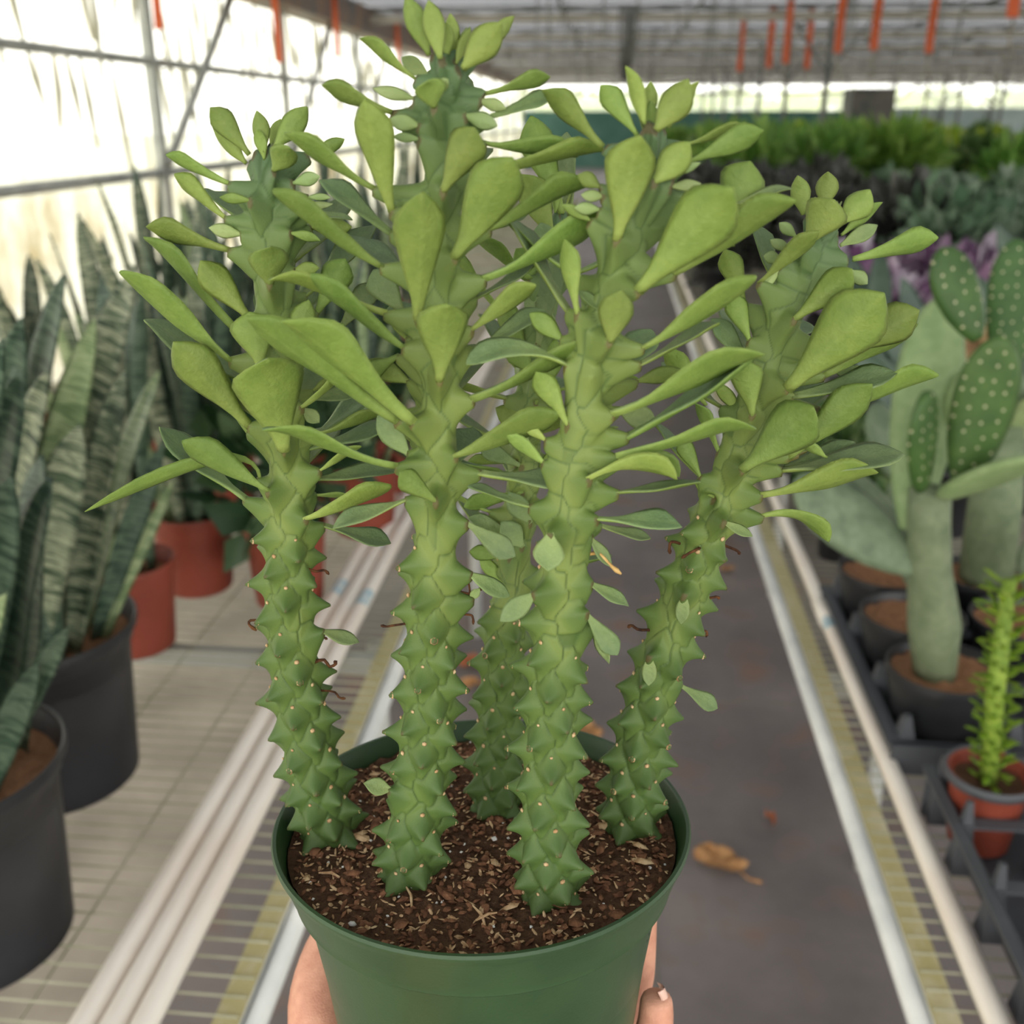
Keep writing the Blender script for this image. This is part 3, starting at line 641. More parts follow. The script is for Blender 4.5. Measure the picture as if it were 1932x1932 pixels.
LBL = {'fern': ('fern', 'bright green feathery fern in a black pot', 'bright green ferns'), 'bronze': ('bronze_plant', 'dark bronze leaved bushy plant in a black pot', 'dark bronze bushy plants'),
       'grey': ('grey_leaf_plant', 'grey green rounded leaf plant in a black pot', 'grey green plants'), 'purple': ('purple_plant', 'low purple and silver striped leaf plant in a black pot', 'purple striped plants'),
       'lime': ('lime_plant', 'lime yellow leaved plant in a black pot', 'lime plants'), 'mid': ('bushy_plant', 'mid green bushy plant in a black pot', 'mid green bushy plants'),
       'small': ('small_plant', 'small green seedling plant in a little black pot behind the trays', 'small plants behind the trays'), 'tan': ('straw_plant', 'tan and pink low plant in a black pot', 'tan low plants')}
bp = pot_mesh(.1, .16, .08, .008, n=20); bp.materials.append(MAT['pot_black']); bps = pot_mesh(.045, .08, .035, .006, n=20); bps.materials.append(MAT['pot_black'])
cnt = [0]
def plant(kind, x, y, s=1.):
    nm, lb_, gr = LBL[kind]; cnt[0] += 1
    if kind != 'small':
        k = 'on the cactus bench' if x < 2.5 and y < 16 else 'on the bench behind the cactus bench' if x < 2.5 else 'on the wide bench past the columns' if x < 5.5 else 'on the bench nearest the end wall'
        lb_ += ' '+k; gr += ' '+k
    t = thing(nm, lb_, 'plant', (x, y, ZB), gr, cnt[0]*1.7); small = kind == 'small'
    newobj('pot', bps if small else bp, t); o = newobj('foliage', FM[kind][cnt[0] % 3], t); o.location.z = .05 if small else .12; o.scale = (s*.85, s*.85, s)
rg = random.Random(8)
def field(kind, xs, ys, s=1., j=.06):
    for y in ys:
        for x in xs: plant(kind if isinstance(kind, str) else rg.choice(kind), x+rg.uniform(-j, j), y+rg.uniform(-j, j), s*rg.uniform(.85, 1.15))
A_ = np.arange
field('small', (.49, .585), A_(2.0, 2.75, .14), 1, .008)
field('purple', A_(.95, 2.15, .36), (3.9, 4.3, 4.7), 1.1); field('tan', A_(1.3, 2.1, .4), (3.4,), 1)
field('grey', A_(1.6, 2.2, .4), (5.2, 5.7), 1.35); field('bronze', A_(.6, 1.5, .42), (5.3, 5.8, 6.4, 7.0), .95); field('grey', A_(1.75, 2.2, .42), (6.3, 6.9), 1.5)
field('bronze', A_(.6, 2.1, .45), (7.6,), 1.0); field('fern', A_(1.05, 2.2, .52), (8.4, 9.3, 10.3), 1.35); field(['fern', 'mid'], A_(1.2, 2.2, .55), (11.4, 12.6, 13.8, 15), 1.4)
field(['grey', 'mid'], A_(3.1, 5.1, .5), (5.5, 6.3, 7.2), 1.3); field(['fern', 'tan', 'mid'], A_(3.1, 5.1, .55), (8.5, 9.6, 10.8), 1.4); field(['mid', 'lime'], A_(3.1, 5.1, .6), (12.5, 14.5, 17), 1.6); field(['mid', 'lime'], A_(3.1, 5.1, .7), (20, 23.5), 1.8)
field(['mid', 'fern'], A_(.9, 2.1, .7), (17.2, 19, 21.5, 25), 1.3); field(['mid', 'lime'], A_(6.1, 8.1, .7), (13, 16, 19, 23, 27), 1.7)
# broad grey-green leafy plants just behind the cacti
MAT['agave'] = plain('broad_leaf', (58, 78, 66), (88, 108, 92), 8, .45, .45)
for i, (x, y, tips) in enumerate([(.73, 2.2, [(1640, 560), (1700, 520), (1600, 640), (1760, 600), (1680, 640), (1725, 690)]), (1.0, 2.35, [(1880, 420), (1930, 470), (1840, 520), (1900, 560), (1960, 420)]), (.72, 2.9, [(1600, 480), (1560, 520), (1660, 470), (1630, 560)])]):
    L0 = V(x, y, ZB); t = thing('broad_leaf_plant', 'grey green broad pointed leaves in a black pot behind the pad cacti', 'plant', L0, 'broad leaved plants behind the cacti')
    newobj('pot', bp, t)
    sm_ = soil_mesh(.085, .135, .005); sm_.materials.append(MAT['soil_tan']); newobj('soil', sm_, t)
    D = (L0-CAM)@HD
    for k, (tx, ty) in enumerate(tips):
        T = np.array(rel(atD(tx, ty, D+.06*math.sin(k*2.)), L0)); b = V(.03*math.cos(k*2.4), .03*math.sin(k*2.4), .13)
        snake_leaf(t, b, T, .075, 'agave', -1.4+.5*math.sin(k*3), k*.11, .08)

# ================================================================== STRAPS
MAT['orange'] = plain('orange_strap', (206, 92, 52), (224, 112, 68), 20, .6, .3); MAT['chain'] = plain('chain', (120, 112, 96), (150, 140, 120), 60, .4, .5, metal=.6)
def strap(p, ztop, label, group, w_=.05):
    t = thing('hanging_strap', label, 'strap', p, group); L = ztop-p[2]
    mb = MB(); n = 8
    for i in range(n):
        z0, z1 = L*i/n, L*(i+1)/n; y0, y1 = .012*math.sin(i*.9), .012*math.sin((i+1)*.9)
        mb.add([(-w_/2, y0, z0), (w_/2, y0, z0), (w_/2, y1, z1), (-w_/2, y1, z1), (-w_/2, y0+.004, z0), (w_/2, y0+.004, z0), (w_/2, y1+.004, z1), (-w_/2, y1+.004, z1)], [(0, 1, 2, 3), (7, 6, 5, 4), (0, 3, 7, 4), (1, 5, 6, 2)])
    mb.build('band', 'orange', t)
    mb = MB(); mb.tube([(0, 0, 0), (.01, 0, -.05), (-.005, 0, -.1), (.012, 0, -.15), (.0, .0, -.19)], .007, 6)
    mb.tube([(.0, 0, -.18), (.03, 0, -.2), (.035, 0, -.23), (0, 0, -.25), (-.03, 0, -.23), (-.025, 0, -.2)], .006, 6); mb.build('hook', 'chain', t, True)
for x, y in [(300, 56), (527, 118), (637, 108), (752, 130)]:
    p = onx(x, y, -2.92); strap(p, 2.93, 'orange strap with a hook hanging beside the plastic film wall', 'straps by the film wall', .06)
for x, y in [(1910, 33), (1752, 100), (1648, 95), (1580, 100), (1522, 130), (1482, 120), (1450, 128), (1395, 135)]:
    p = onz(x, y, 2.2); strap(p, 2.93, 'orange strap hanging from the ceiling above the foliage benches', 'straps above the benches', .075)

# ================================================================== FLOOR LITTER
def dry_leaf(px, py, L, W, rot, label, mat, stem=True):
    p = onz(px, py, 0); p[2] = .003; t = thing('dry_leaf', label, 'leaf', p, None, rot)
    rg = random.Random(px); N = 22; v = [(0, 0, .012)]; f = []
    for ring, k in ((1, .55), (2, 1.)):
        for i in range(N):
            a = i*2*math.pi/N; r = k*(1+.12*math.sin(5*a+1)+.1*rg.uniform(-1, 1)); v.append((L*r*math.cos(a), W*r*math.sin(a), .004+.012*abs(math.sin(2*a+1))*k+(.006 if ring == 1 else rg.uniform(0, .012))))
    for i in range(N): f.append((0, 1+i, 1+(i+1) % N)); a, b = 1+i, 1+(i+1) % N; f.append((a, a+N, b+N, b))
    n0 = len(v); v += [(x, y, z-.0015) for x, y, z in v]; f += [tuple(i+n0 for i in q_[::-1]) for q_ in f]
    newobj('blade', mesh('blade', v, f), t, [mat])
    if stem: mb = MB(); mb.tube([(L*.8, 0, .006), (L*1.3, -.012, .004), (L*1.75, -.004, .003)], [.003, .0025, .004], 6); mb.build('stalk', mat, t, True)
MAT['dryleaf'] = plain('dry_leaf', (150, 104, 66), (190, 146, 100), 60, .8, .2, bump=.5, bscale=200)
MAT['dryleaf2'] = plain('rust_leaf', (150, 84, 54), (176, 112, 78), 60, .8, .2)
dry_leaf(1355, 1630, .062, .04, -.55, 'large curled tan dry leaf with stalk on the dark floor mat', 'dryleaf')
dry_leaf(1453, 1552, .024, .01, 1.9, 'small narrow brown leaf scrap near the right bench leg', 'dryleaf2', False)
dry_leaf(890, 1255, .05, .03, .2, 'rust brown dry leaf on the floor behind the held plant', 'dryleaf2', False)
dry_leaf(895, 1298, .045, .018, .1, 'pale tan dry leaf beside the rust brown one', 'dryleaf', False)
dry_leaf(1105, 1385, .05, .03, -.4, 'tan dry leaf half hidden behind the green pot rim', 'dryleaf', False)
dry_leaf(1370, 1080, .03, .02, .3, 'pale scrap of leaf on the floor far down the aisle', 'dryleaf', False)

# ================================================================== THE HELD PLANT
PN = unit(UP+HD*.09-RT*.015); PC = CAM+HD*.339-RT*.012-UP*.26; PH = .118
PX = unit(RT-PN*(RT@PN)); PY = np.cross(PN, PX)
ROOT = PC-PN*PH
def pl(x, y, z): return PC+PX*x+PY*y+PN*z           # pot-local (origin = rim centre) -> world
PLANT = thing('potted_succulent', 'tall leafy spiny-stemmed succulent in a round green plastic pot, held in hand', 'plant', ROOT)
PROT = Matrix((PX, PY, PN)).transposed().to_4x4()
R0 = .0825
mb = MB(); h = PH
prof = [(.0001, .0), (.056, .0), (.059, .003), (.0698, h-.0262), (.0702, h-.0245), (.0712, h-.0232), (.0748, h-.0222), (.0756, h-.0212), (.0757, h-.0198), (.0768, h-.0165), (.0803, h-.006), (.0814, h-.0035), (.0822, h-.0022), (R0, h-.001), (R0-.0006, h), (R0-.0019, h), (R0-.0026, h-.001), (R0-.0036, h-.006), (.0715, h-.024), (.057, .004), (.0001, .004)]
mb.lathe(prof, 128); pot = autosmooth(mb.build('pot', 'pot_green', PLANT), 30); pot.matrix_local = PROT
# black tick mark on the pot wall
a = -.43; mk = MB()
for i, (s, z0, z1) in enumerate([(0, .080, .083), (.01, .0825, .087), (.024, .086, .0915)]):
    r = .059+((z1-.003)/(h-.0292))*.0108+.0006
    mk.add([(r*math.cos(a+s), r*math.sin(a+s), z0), (r*math.cos(a+s+.016), r*math.sin(a+s+.016), z0), (r*math.cos(a+s+.026), r*math.sin(a+s+.026), z1), (r*math.cos(a+s+.014), r*math.sin(a+s+.014), z1)], [(0, 1, 2, 3)])
o = mk.build('ink_mark', 'ink', PLANT); o.matrix_local = PROT
SZ = h-.0085
def soil_h(x, y): return SZ+.0022*mnoise.noise(Vector((x*45, y*45, 1)))+.0016*mnoise.noise(Vector((x*140, y*140, 4)))+.0011*mnoise.noise(Vector((x*380, y*380, 8)))
n, m = 70, 220; v = [(0, 0, SZ)]; f = []
for i in range(1, n+1):
    for j in range(m):
        r = .0768*i/n; x, y = r*math.cos(j*2*math.pi/m), r*math.sin(j*2*math.pi/m); v.append((x, y, soil_h(x, y)))
f = [(0, 1+j, 1+(j+1) % m) for j in range(m)]
for i in range(n-1):
    for j in range(m): a = 1+i*m+j; b = 1+i*m+(j+1) % m; f.append((a, a+m, b+m, b))
soil = newobj('soil', mesh('soil', v, f), PLANT, ['soil']); soil.matrix_local = PROT
rg = random.Random(12)
def crumb(mb, x, y, z, a, b, c, rz, tilt=.4):
    M_ = Matrix.Translation((x, y, z)) @ Matrix.Rotation(rz, 4, 'Z') @ Matrix.Rotation(rg.uniform(-tilt, tilt), 4, 'X') @ Matrix.Rotation(rg.uniform(-tilt, tilt), 4, 'Y')
    vs = []
    for sx, sy, sz in [(1, 0, 0), (.45, .9, .1), (-.5, .8, -.1), (-1, .05, 0), (-.5, -.85, .1), (.5, -.8, 0), (.1, .1, 1), (0, 0, -1)]:
        vs.append(tuple(M_ @ Vector((sx*a*rg.uniform(.75, 1.2), sy*b*rg.uniform(.75, 1.2), sz*c))))
    mb.add(vs, [(i, (i+1) % 6, 6) for i in range(6)]+[((i+1) % 6, i, 7) for i in range(6)])
for nm, mat, cnt_, sa, sb, sz in (('soil_crumbs', 'chip', 1100, (.0008, .0026), (.0006, .0018), .0008), ('wood_crumbs', 'chip_tan', 1250, (.0006, .0022), (.0003, .0009), .0004), ('perlite_grit', 'perlite', 70, (.0005, .0009), (.0005, .0009), .0006)):
    mb = MB()
    for i in range(cnt_):
        r = .0752*math.sqrt(rg.random()); a = rg.random()*6.283; x, y = r*math.cos(a), r*math.sin(a)
        crumb(mb, x, y, soil_h(x, y)+.0004, rg.uniform(*sa), rg.uniform(*sb), sz, rg.random()*6.283, .6)
    stuff(mb.build(nm, mat, soil))
for i in range(46):
    r = .074*math.sqrt(rg.random()); a = rg.random()*6.283; x, y = r*math.cos(a), r*math.sin(a); mb = MB(); k = rg.choice(['chip', 'chip', 'chip_tan'])
    crumb(mb, 0, 0, 0, rg.uniform(.003, .0058), rg.uniform(.0016, .0034), .0012, rg.random()*6.283, .35)
    o = mb.build('bark_chip', k, soil); o.location = (x, y, soil_h(x, y)+.0008)
for i in range(10):
    r = .07*math.sqrt(rg.random()); a = rg.random()*6.283; x, y = r*math.cos(a), r*math.sin(a); mb = MB()
    b = rg.random()*3.1; L = rg.uniform(.006, .012); d = V(math.cos(b), math.sin(b), .15)
    mb.tube([d*-L*.5, V(.0008, .0006, .0006), d*L*.5], [.0004, .0006, .0003], 5); o = mb.build('wood_splinter', 'chip_tan', soil); o.location = (x, y, soil_h(x, y)+.0015)
for px, py in [(780, 1673), (975, 1365), (932, 1578), (665, 1742)]:
    mb = MB(); crumb(mb, 0, 0, 0, .0015, .0012, .0012, 0); o = mb.build('perlite_bead', 'perlite', soil, True)
    p = onp(px, py, PC-PN*.0075, PN)-PC; o.location = (p@PX, p@PY, soil_h(p@PX, p@PY)+.0008)

# ---- stems: centre line in pixels (x, y, half width) followed up a plane through the stem's foot in the soil
STEMS = [
 dict(px=[(622, 1585, 52), (603, 1500, 52), (580, 1400, 51), (560, 1300, 49), (550, 1200, 48), (543, 1100, 46), (545, 1000, 45), (545, 900, 44), (535, 800, 45), (524, 700, 46), (520, 600, 47), (515, 500, 45), (508, 400, 42), (508, 330, 36), (505, 285, 20)], lean=.03, leafy=975),
 dict(px=[(770, 1665, 52), (782, 1570, 52), (797, 1450, 51), (808, 1330, 50), (813, 1200, 49), (820, 1080, 47), (825, 950, 46), (828, 820, 45), (830, 700, 46), (832, 580, 47), (830, 460, 46), (835, 340, 44), (838, 230, 40), (845, 150, 33), (850, 95, 18)], lean=.02, leafy=1000),
 dict(px=[(1040, 1700, 54), (1035, 1580, 54), (1036, 1460, 53), (1042, 1340, 51), (1052, 1220, 50), (1062, 1100, 49), (1070, 990, 48), (1082, 880, 48), (1098, 770, 47), (1118, 660, 47), (1148, 560, 47), (1185, 450, 46), (1212, 370, 43), (1228, 300, 36), (1232, 240, 18)], lean=.02, leafy=1000),
 dict(px=[(1190, 1572, 50), (1194, 1490, 50), (1210, 1390, 48), (1238, 1280, 46), (1270, 1180, 45), (1308, 1080, 44), (1345, 980, 44), (1375, 900, 43), (1408, 800, 43), (1440, 700, 44), (1475, 610, 43), (1510, 530, 40), (1540, 460, 33), (1553, 415, 17)], lean=.04, leafy=990),
 dict(px=[(935, 1535, 44), (938, 1450, 44), (943, 1340, 42), (950, 1230, 41), (962, 1120, 40), (975, 1000, 39), (988, 880, 38), (1000, 760, 38), (1015, 640, 38), (1030, 540, 37), (1045, 450, 34), (1052, 390, 16)], lean=.2, leafy=1130),
]
def catmull(P, n):
    P = np.asarray(P, float); P = np.vstack([2*P[0]-P[1], P, 2*P[-1]-P[-2]]); out = []
    for u in np.linspace(0, len(P)-3, n):
        i = min(int(u), len(P)-4); t = u-i; a, b, c, d = P[i:i+4]
        out.append(.5*((2*b)+(-a+c)*t+(2*a-5*b+4*c-d)*t*t+(-a+3*b-3*c+d)*t**3))
    return np.array(out)
for S in STEMS:
    x, y, w_ = S['px'][0]; foot = onp(x, y, PC-PN*.012, PN); nrm = HD-S['lean']*UP
    S['foot'] = foot; S['nrm'] = nrm
    P = [onp(x, y, foot, nrm) for x, y, _ in S['px']]; R = [w_*np.interp(y_, [S['leafy']-150, S['leafy']+150], [.74, .86])/F*depth(p) for p, (_, y_, w_) in zip(P, S['px'])]
    P = [P[0]-PN*.012]+P; R = [R[0]]+R
    S['axis'] = catmull(P, 160); S['rad'] = np.clip(catmull([[r, 0, 0] for r in R], 160)[:, 0], .001, 1)
    seg = np.linalg.norm(np.diff(S['axis'], axis=0), axis=1); S['s'] = np.concatenate([[0], np.cumsum(seg)])
    T = np.gradient(S['axis'], axis=0); T /= np.linalg.norm(T, axis=1)[:, None]; S['T'] = T
    e1 = RT-T*(T@RT)[:, None]; e1 /= np.linalg.norm(e1, axis=1)[:, None]; S['e1'] = e1; S['e2'] = np.cross(T, e1)   # e2 ~ away from the camera
    S['sleaf'] = S['s'][np.argmin([abs(onp(*S['px'][0][:2], foot, nrm)[2]*0+p[2]-onp(S['px'][3][0], S['leafy'], foot, nrm)[2]) for p in S['axis']])]
    S['tub'] = []       # (s, theta, tip point, brown, size)
    S['leaf'] = []
def frame(S, s):
    g = lambda k: np.array([np.interp(s, S['s'], S[k][:, i]) for i in range(3)])
    return g('axis'), g('T'), g('e1'), g('e2'), np.interp(s, S['s'], S['rad'])
def locate(S, p):
    i = np.argmin(np.linalg.norm(S['axis']-p, axis=1)); v = p-S['axis'][i]
    return S['s'][i], math.atan2(v@S['e2'][i], v@S['e1'][i])
# leaves read off the photograph: base x,y, tip x,y, visible width px, base & tip offset toward the camera (cm), optional 'u' upper side seen, 'p' pale bract, (mx,my) mid point
L1 = [(468, 289, 398, 203, 46, .3, .5), (462, 306, 400, 236, 30, -.3, -.5), (497, 283, 485, 209, 33, .3, .3), (521, 275, 580, 201, 44, .5, .5), (512, 275, 530, 224, 26, -.6, -.6), (518, 320, 548, 274, 50, 1.2, 2.0), (592, 293, 650, 262, 24, -.4, -.4),
 (432, 346, 313, 291, 32, .2, .3), (426, 412, 330, 327, 30, .1, .1), (472, 378, 414, 372, 20, 1., 1.3), (455, 442, 394, 430, 27, .3, .4, 'p'), (430, 471, 279, 422, 40, .1, .3), (442, 620, 280, 440, 34, -.2, -.1), (472, 602, 378, 492, 58, .5, .7), (508, 534, 508, 461, 72, 1.6, 2.4),
 (433, 679, 232, 506, 60, .5, 1.2), (440, 748, 283, 591, 48, -.8, -1., 'u'), (469, 803, 326, 645, 76, .7, 1.6), (468, 818, 404, 690, 28, -.3, -.3), (492, 692, 470, 588, 82, 1.1, 1.2), (535, 848, 500, 668, 128, 1.7, 2.9), (463, 941, 298, 808, 46, -.2, -.5, 'u'), (506, 926, 345, 828, 50, 1.1, 1.9),
 (488, 905, 160, 970, 28, .2, .6, 'n', (400, 868)), (569, 768, 662, 690, 24, 1., 1.2), (588, 738, 640, 708, 13, -.5, -.6), (576, 755, 680, 735, 32, -.5, -.9, 'u'), (572, 772, 603, 797, 26, .2, .2, 'u'), (603, 817, 722, 775, 15, -.3, -.3), (581, 845, 742, 800, 34, -.2, -.4, 'u'), (603, 888, 680, 838, 20, .7, .9), (592, 905, 745, 880, 32, -.2, -.4, 'u'), (594, 934, 668, 935, 13, -.4, -.6),
 (577, 978, 738, 914, 27, 1., 1.4), (608, 990, 738, 1025, 26, -.2, -.2, 'u'), (606, 1190, 678, 1212, 24, .2, .3, 'u'), (556, 345, 604, 332, 24, .6, .7, 'p'), (582, 372, 624, 372, 14, .2, .2, 'p'), (572, 388, 628, 386, 14, .3, .2, 'p'), (580, 405, 665, 410, 15, -.2, -.3, 'u'), (588, 428, 664, 428, 36, -.5, -.7), (548, 440, 606, 452, 22, .6, .8), (598, 590, 652, 488, 64, -.3, -.4), (640, 622, 708, 534, 46, -.9, -1.3, 'u'), (556, 640, 584, 566, 44, .6, .5),
 (590, 655, 650, 612, 44, -.6, -.8), (555, 510, 602, 505, 26, .3, .2)]
L2 = [(808, 100, 765, -8, 42, .3, .5), (830, 107, 809, 0, 40, .9, 1.), (848, 112, 851, 27, 33, -.2, -.3), (876, 127, 946, 42, 60, 1., 1.3), (914, 95, 970, 30, 27, -.3, -.6), (862, 117, 888, 54, 22, .3, .2), (780, 146, 683, 67, 30, .3, .3), (806, 142, 758, 108, 32, -.4, -.6, 'u'), (818, 199, 806, 148, 60, 1.4, 2.1), (782, 186, 704, 167, 26, .3, .4, 'p'), (822, 172, 846, 150, 22, 1.2, 1.7, 'p'), (790, 236, 734, 226, 30, .6, .7, 'p'), (790, 262, 742, 258, 18, .6, .6, 'p'), (878, 218, 938, 238, 32, .6, .8, 'p'), (905, 190, 955, 205, 22, .2, .2, 'p'),
 (920, 176, 1038, 143, 26, .1, .1), (926, 220, 1046, 178, 30, .1, .1, 'u'), (736, 211, 607, 160, 36, .1, .1), (738, 398, 688, 188, 76, .9, 1.8), (706, 356, 538, 248, 32, .2, .6), (738, 441, 606, 334, 46, -.2, -.3, 'u'), (719, 503, 515, 357, 36, .5, 1.2), (788, 602, 796, 360, 106, 1.7, 3.0), (836, 360, 897, 240, 72, 1.4, 2.1), (858, 484, 966, 294, 106, 1.3, 2.3), (915, 270, 1088, 280, 27, -.3, -.5), (920, 325, 1138, 272, 32, -.2, -.1), (925, 432, 1106, 330, 32, .3, .4), (915, 526, 1157, 400, 36, .3, .5), (898, 562, 1012, 500, 22, -.2, -.3, 'u'), (890, 622, 1008, 530, 48, .8, 1.2), (900, 660, 1025, 580, 34, -.1, -.3, 'u'), (893, 754, 1160, 630, 34, .6, 1.), (860, 860, 1056, 778, 46, 1., 1.6), (905, 892, 1106, 905, 30, .4, .8, 'u'),
 (880, 986, 972, 1050, 44, .8, 1.5, 'u'), (885, 1082, 962, 1126, 28, .6, .9, 'u'), (830, 716, 842, 568, 100, 1.7, 2.7), (726, 591, 514, 510, 30, .1, .1), (760, 656, 584, 520, 42, .5, 1.2), (776, 796, 545, 588, 76, 1.2, 2.5), (746, 794, 470, 590, 42, .8, 1.6), (745, 879, 505, 790, 30, .8, 1.8), (762, 592, 704, 508, 62, -.7, -1., 'u'), (768, 640, 735, 595, 20, -.3, -.4), (770, 856, 712, 785, 46, .2, .1, 'u'), (822, 946, 752, 890, 46, 1.4, 2.1), (768, 942, 625, 986, 32, .3, .7, 'u'), (750, 672, 655, 725, 52, -.5, -.8), (738, 1490, 688, 1478, 34, .6, 1., 'u'), (772, 720, 690, 680, 40, -.8, -1.1), (888, 1130, 905, 1110, 18, .2, .3, 'u'), (770, 775, 700, 745, 24, -.4, -.6, 'u')]
L3 = [(1200, 252, 1134, 160, 44, .3, .3), (1215, 230, 1187, 124, 32, .6, .6), (1240, 242, 1300, 150, 62, .9, 1.1), (1262, 238, 1314, 152, 30, .2, .2), (1222, 232, 1228, 153, 32, -.3, -.3), (1165, 450, 1202, 254, 92, 1.1, 1.6), (1236, 342, 1302, 268, 58, 1., 1.3), (1300, 305, 1438, 244, 46, .1, .1), (1298, 272, 1408, 236, 27, -.4, -.5), (1274, 328, 1322, 307, 17, .5, .5, 'p'), (1266, 352, 1322, 347, 22, .5, .5, 'p'), (1206, 548, 1386, 352, 112, 1.5, 2.7), (1275, 516, 1491, 364, 46, .6, 1.2), (1372, 425, 1416, 304, 84, -1., -1.1), (1388, 430, 1446, 366, 50, -.8, -.9), (1384, 386, 1492, 350, 24, -.5, -.5, 'u'), (1215, 656, 1430, 524, 42, .5, 1.), (1210, 686, 1356, 605, 24, .2, .2, 'u'), (1158, 781, 1432, 650, 32, .8, 1.4), (1186, 823, 1420, 676, 28, .3, .8, 'u'), (1166, 862, 1420, 790, 30, .6, .6), (1112, 905, 1280, 898, 32, .9, 1.1, '', (1195, 878)), (1165, 874, 1282, 900, 32, -.3, -.5, '', (1230, 860)), (1165, 929, 1322, 910, 24, .4, .5, 'u'), (1125, 978, 1288, 984, 28, .8, .9, 'u'), (1130, 990, 1228, 1016, 24, -.2, -.2, 'u'), (1112, 1012, 1155, 1070, 24, .1, .1, 'u'),
 (1038, 1008, 1033, 1078, 56, 1.3, 1.9, 'u'), (1010, 1120, 944, 1172, 42, 1., 1.4, 'u'), (1112, 1100, 1189, 1140, 27, .4, .5, 'u'), (1104, 1155, 1166, 1236, 44, .7, .9, 'u'), (1118, 1182, 1150, 1252, 22, .3, .3, 'u'), (1152, 642, 1172, 548, 70, 1.5, 2.), (1135, 275, 1030, 164, 48, -.4, -.5), (1072, 802, 1012, 700, 42, .4, .5), (1030, 831, 985, 798, 20, .2, .2), (1025, 873, 955, 815, 22, .2, .2), (1002, 956, 884, 914, 24, .3, .5, 'u'), (1090, 592, 1066, 450, 44, .7, .6), (1168, 772, 1238, 800, 48, -.6, -.8, 'u'), (1130, 352, 1090, 330, 30, .2, .2), (1140, 370, 1096, 368, 24, .3, .3, 'p'), (1130, 395, 1084, 392, 26, .3, .3, 'p'), (1112, 415, 1060, 386, 22, .1, .1), (1068, 690, 880, 688, 34, .3, .5, 'u', (970, 660)), (1060, 640, 1000, 590, 40, -.2, -.3), (1145, 590, 1090, 548, 22, .4, .4, 'u'), (1200, 720, 1290, 700, 30, -.8, -1.)]
L4 = [(1515, 402, 1505, 331, 36, -.1, -.1), (1556, 388, 1563, 324, 40, -.2, -.2), (1590, 417, 1642, 358, 54, .4, .5), (1522, 462, 1574, 376, 82, 1., 1.5), (1590, 442, 1662, 380, 24, -.1, -.1), (1588, 462, 1657, 424, 28, .1, .1, 'u'), (1612, 489, 1769, 446, 40, .3, .4), (1434, 532, 1546, 436, 30, .8, 1.7), (1474, 490, 1440, 483, 24, .4, .5, 'p'), (1492, 472, 1452, 453, 22, .3, .3, 'p'), (1500, 445, 1470, 420, 22, .2, .2, 'p'), (1606, 512, 1637, 536, 26, .2, .2, 'p'), (1500, 602, 1610, 508, 62, 1.2, 1.9), (1487, 732, 1668, 552, 118, 1.6, 2.7), (1590, 665, 1736, 586, 74, .4, .6), (1556, 709, 1734, 613, 32, .1, .2), (1497, 747, 1692, 700, 46, .6, .8, 'u'), (1560, 775, 1760, 694, 30, .2, .3), (1490, 862, 1642, 722, 64, .8, 1.2), (1402, 885, 1538, 766, 96, 1.6, 2.4), (1478, 887, 1706, 852, 38, .5, .7, 'u'), (1438, 935, 1650, 880, 44, .8, .9), (1478, 882, 1614, 837, 27, -.2, -.3, 'u'), (1557, 862, 1502, 830, 20, .9, 1.2), (1438, 975, 1566, 1020, 34, .4, .5, '', (1510, 975)), (1366, 985, 1420, 1012, 20, 1.3, 1.6, 'u'), (1414, 642, 1380, 555, 46, .2, .2), (1420, 782, 1404, 680, 58, 1., 1.3), (1396, 775, 1350, 722, 28, -.1, -.1), (1356, 852, 1318, 756, 28, .1, .1), (1322, 900, 1282, 826, 36, .3, .3), (1330, 762, 1258, 655, 42, -.4, -.6), (1416, 686, 1345, 600, 42, -.5, -.7, 'u'), (1226, 1238, 1224, 1294, 27, 1.2, 1.4, 'u'), (1282, 1292, 1355, 1336, 28, .3, .4, 'u'), (1292, 1122, 1284, 1178, 26, 1.2, 1.4, 'u'), (1405, 575, 1368, 470, 40, -.6, -.7), (1430, 620, 1490, 560, 40, -.8, -1.), (1350, 940, 1310, 905, 22, .2, .3), (1470, 505, 1440, 545, 20, .5, .6, 'p'), (1560, 690, 1640, 720, 40, -.6, -.8, 'u')]
L5 = [(1060, 400, 1000, 220, 60, .2, .3), (1075, 405, 1062, 250, 46, -.2, -.3, 'u'), (1045, 455, 986, 330, 62, .4, .5), (1015, 650, 1045, 490, 54, .8, .9, 'u'), (1000, 700, 940, 560, 50, .2, .2), (1010, 760, 1050, 640, 56, .4, .4), (985, 880, 905, 840, 34, .6, .7, 'u'), (975, 870, 880, 870, 26, .4, .5), (985, 930, 875, 955, 28, .5, .6), (970, 1010, 885, 975, 34, .6, .7, 'u'), (962, 1050, 885, 1040, 30, .5, .6), (950, 1100, 905, 1050, 26, .2, .2), (1000, 985, 960, 930, 40, .8, .9, 'u'), (985, 1030, 945, 985, 44, .8, 1., 'u'), (1000, 800, 935, 770, 44, .5, .6), (995, 840, 960, 790, 40, .7, .8, 'u'), (1005, 700, 955, 640, 48, .6, .6), (1040, 560, 975, 470, 56, .4, .4), (1050, 520, 1020, 420, 50, .7, .8, 'u'), (1045, 610, 990, 560, 44, .6, .6, 'u'), (1020, 900, 1050, 850, 30, .4, .4)]
LEAVES = [L1, L2, L3, L4, L5]
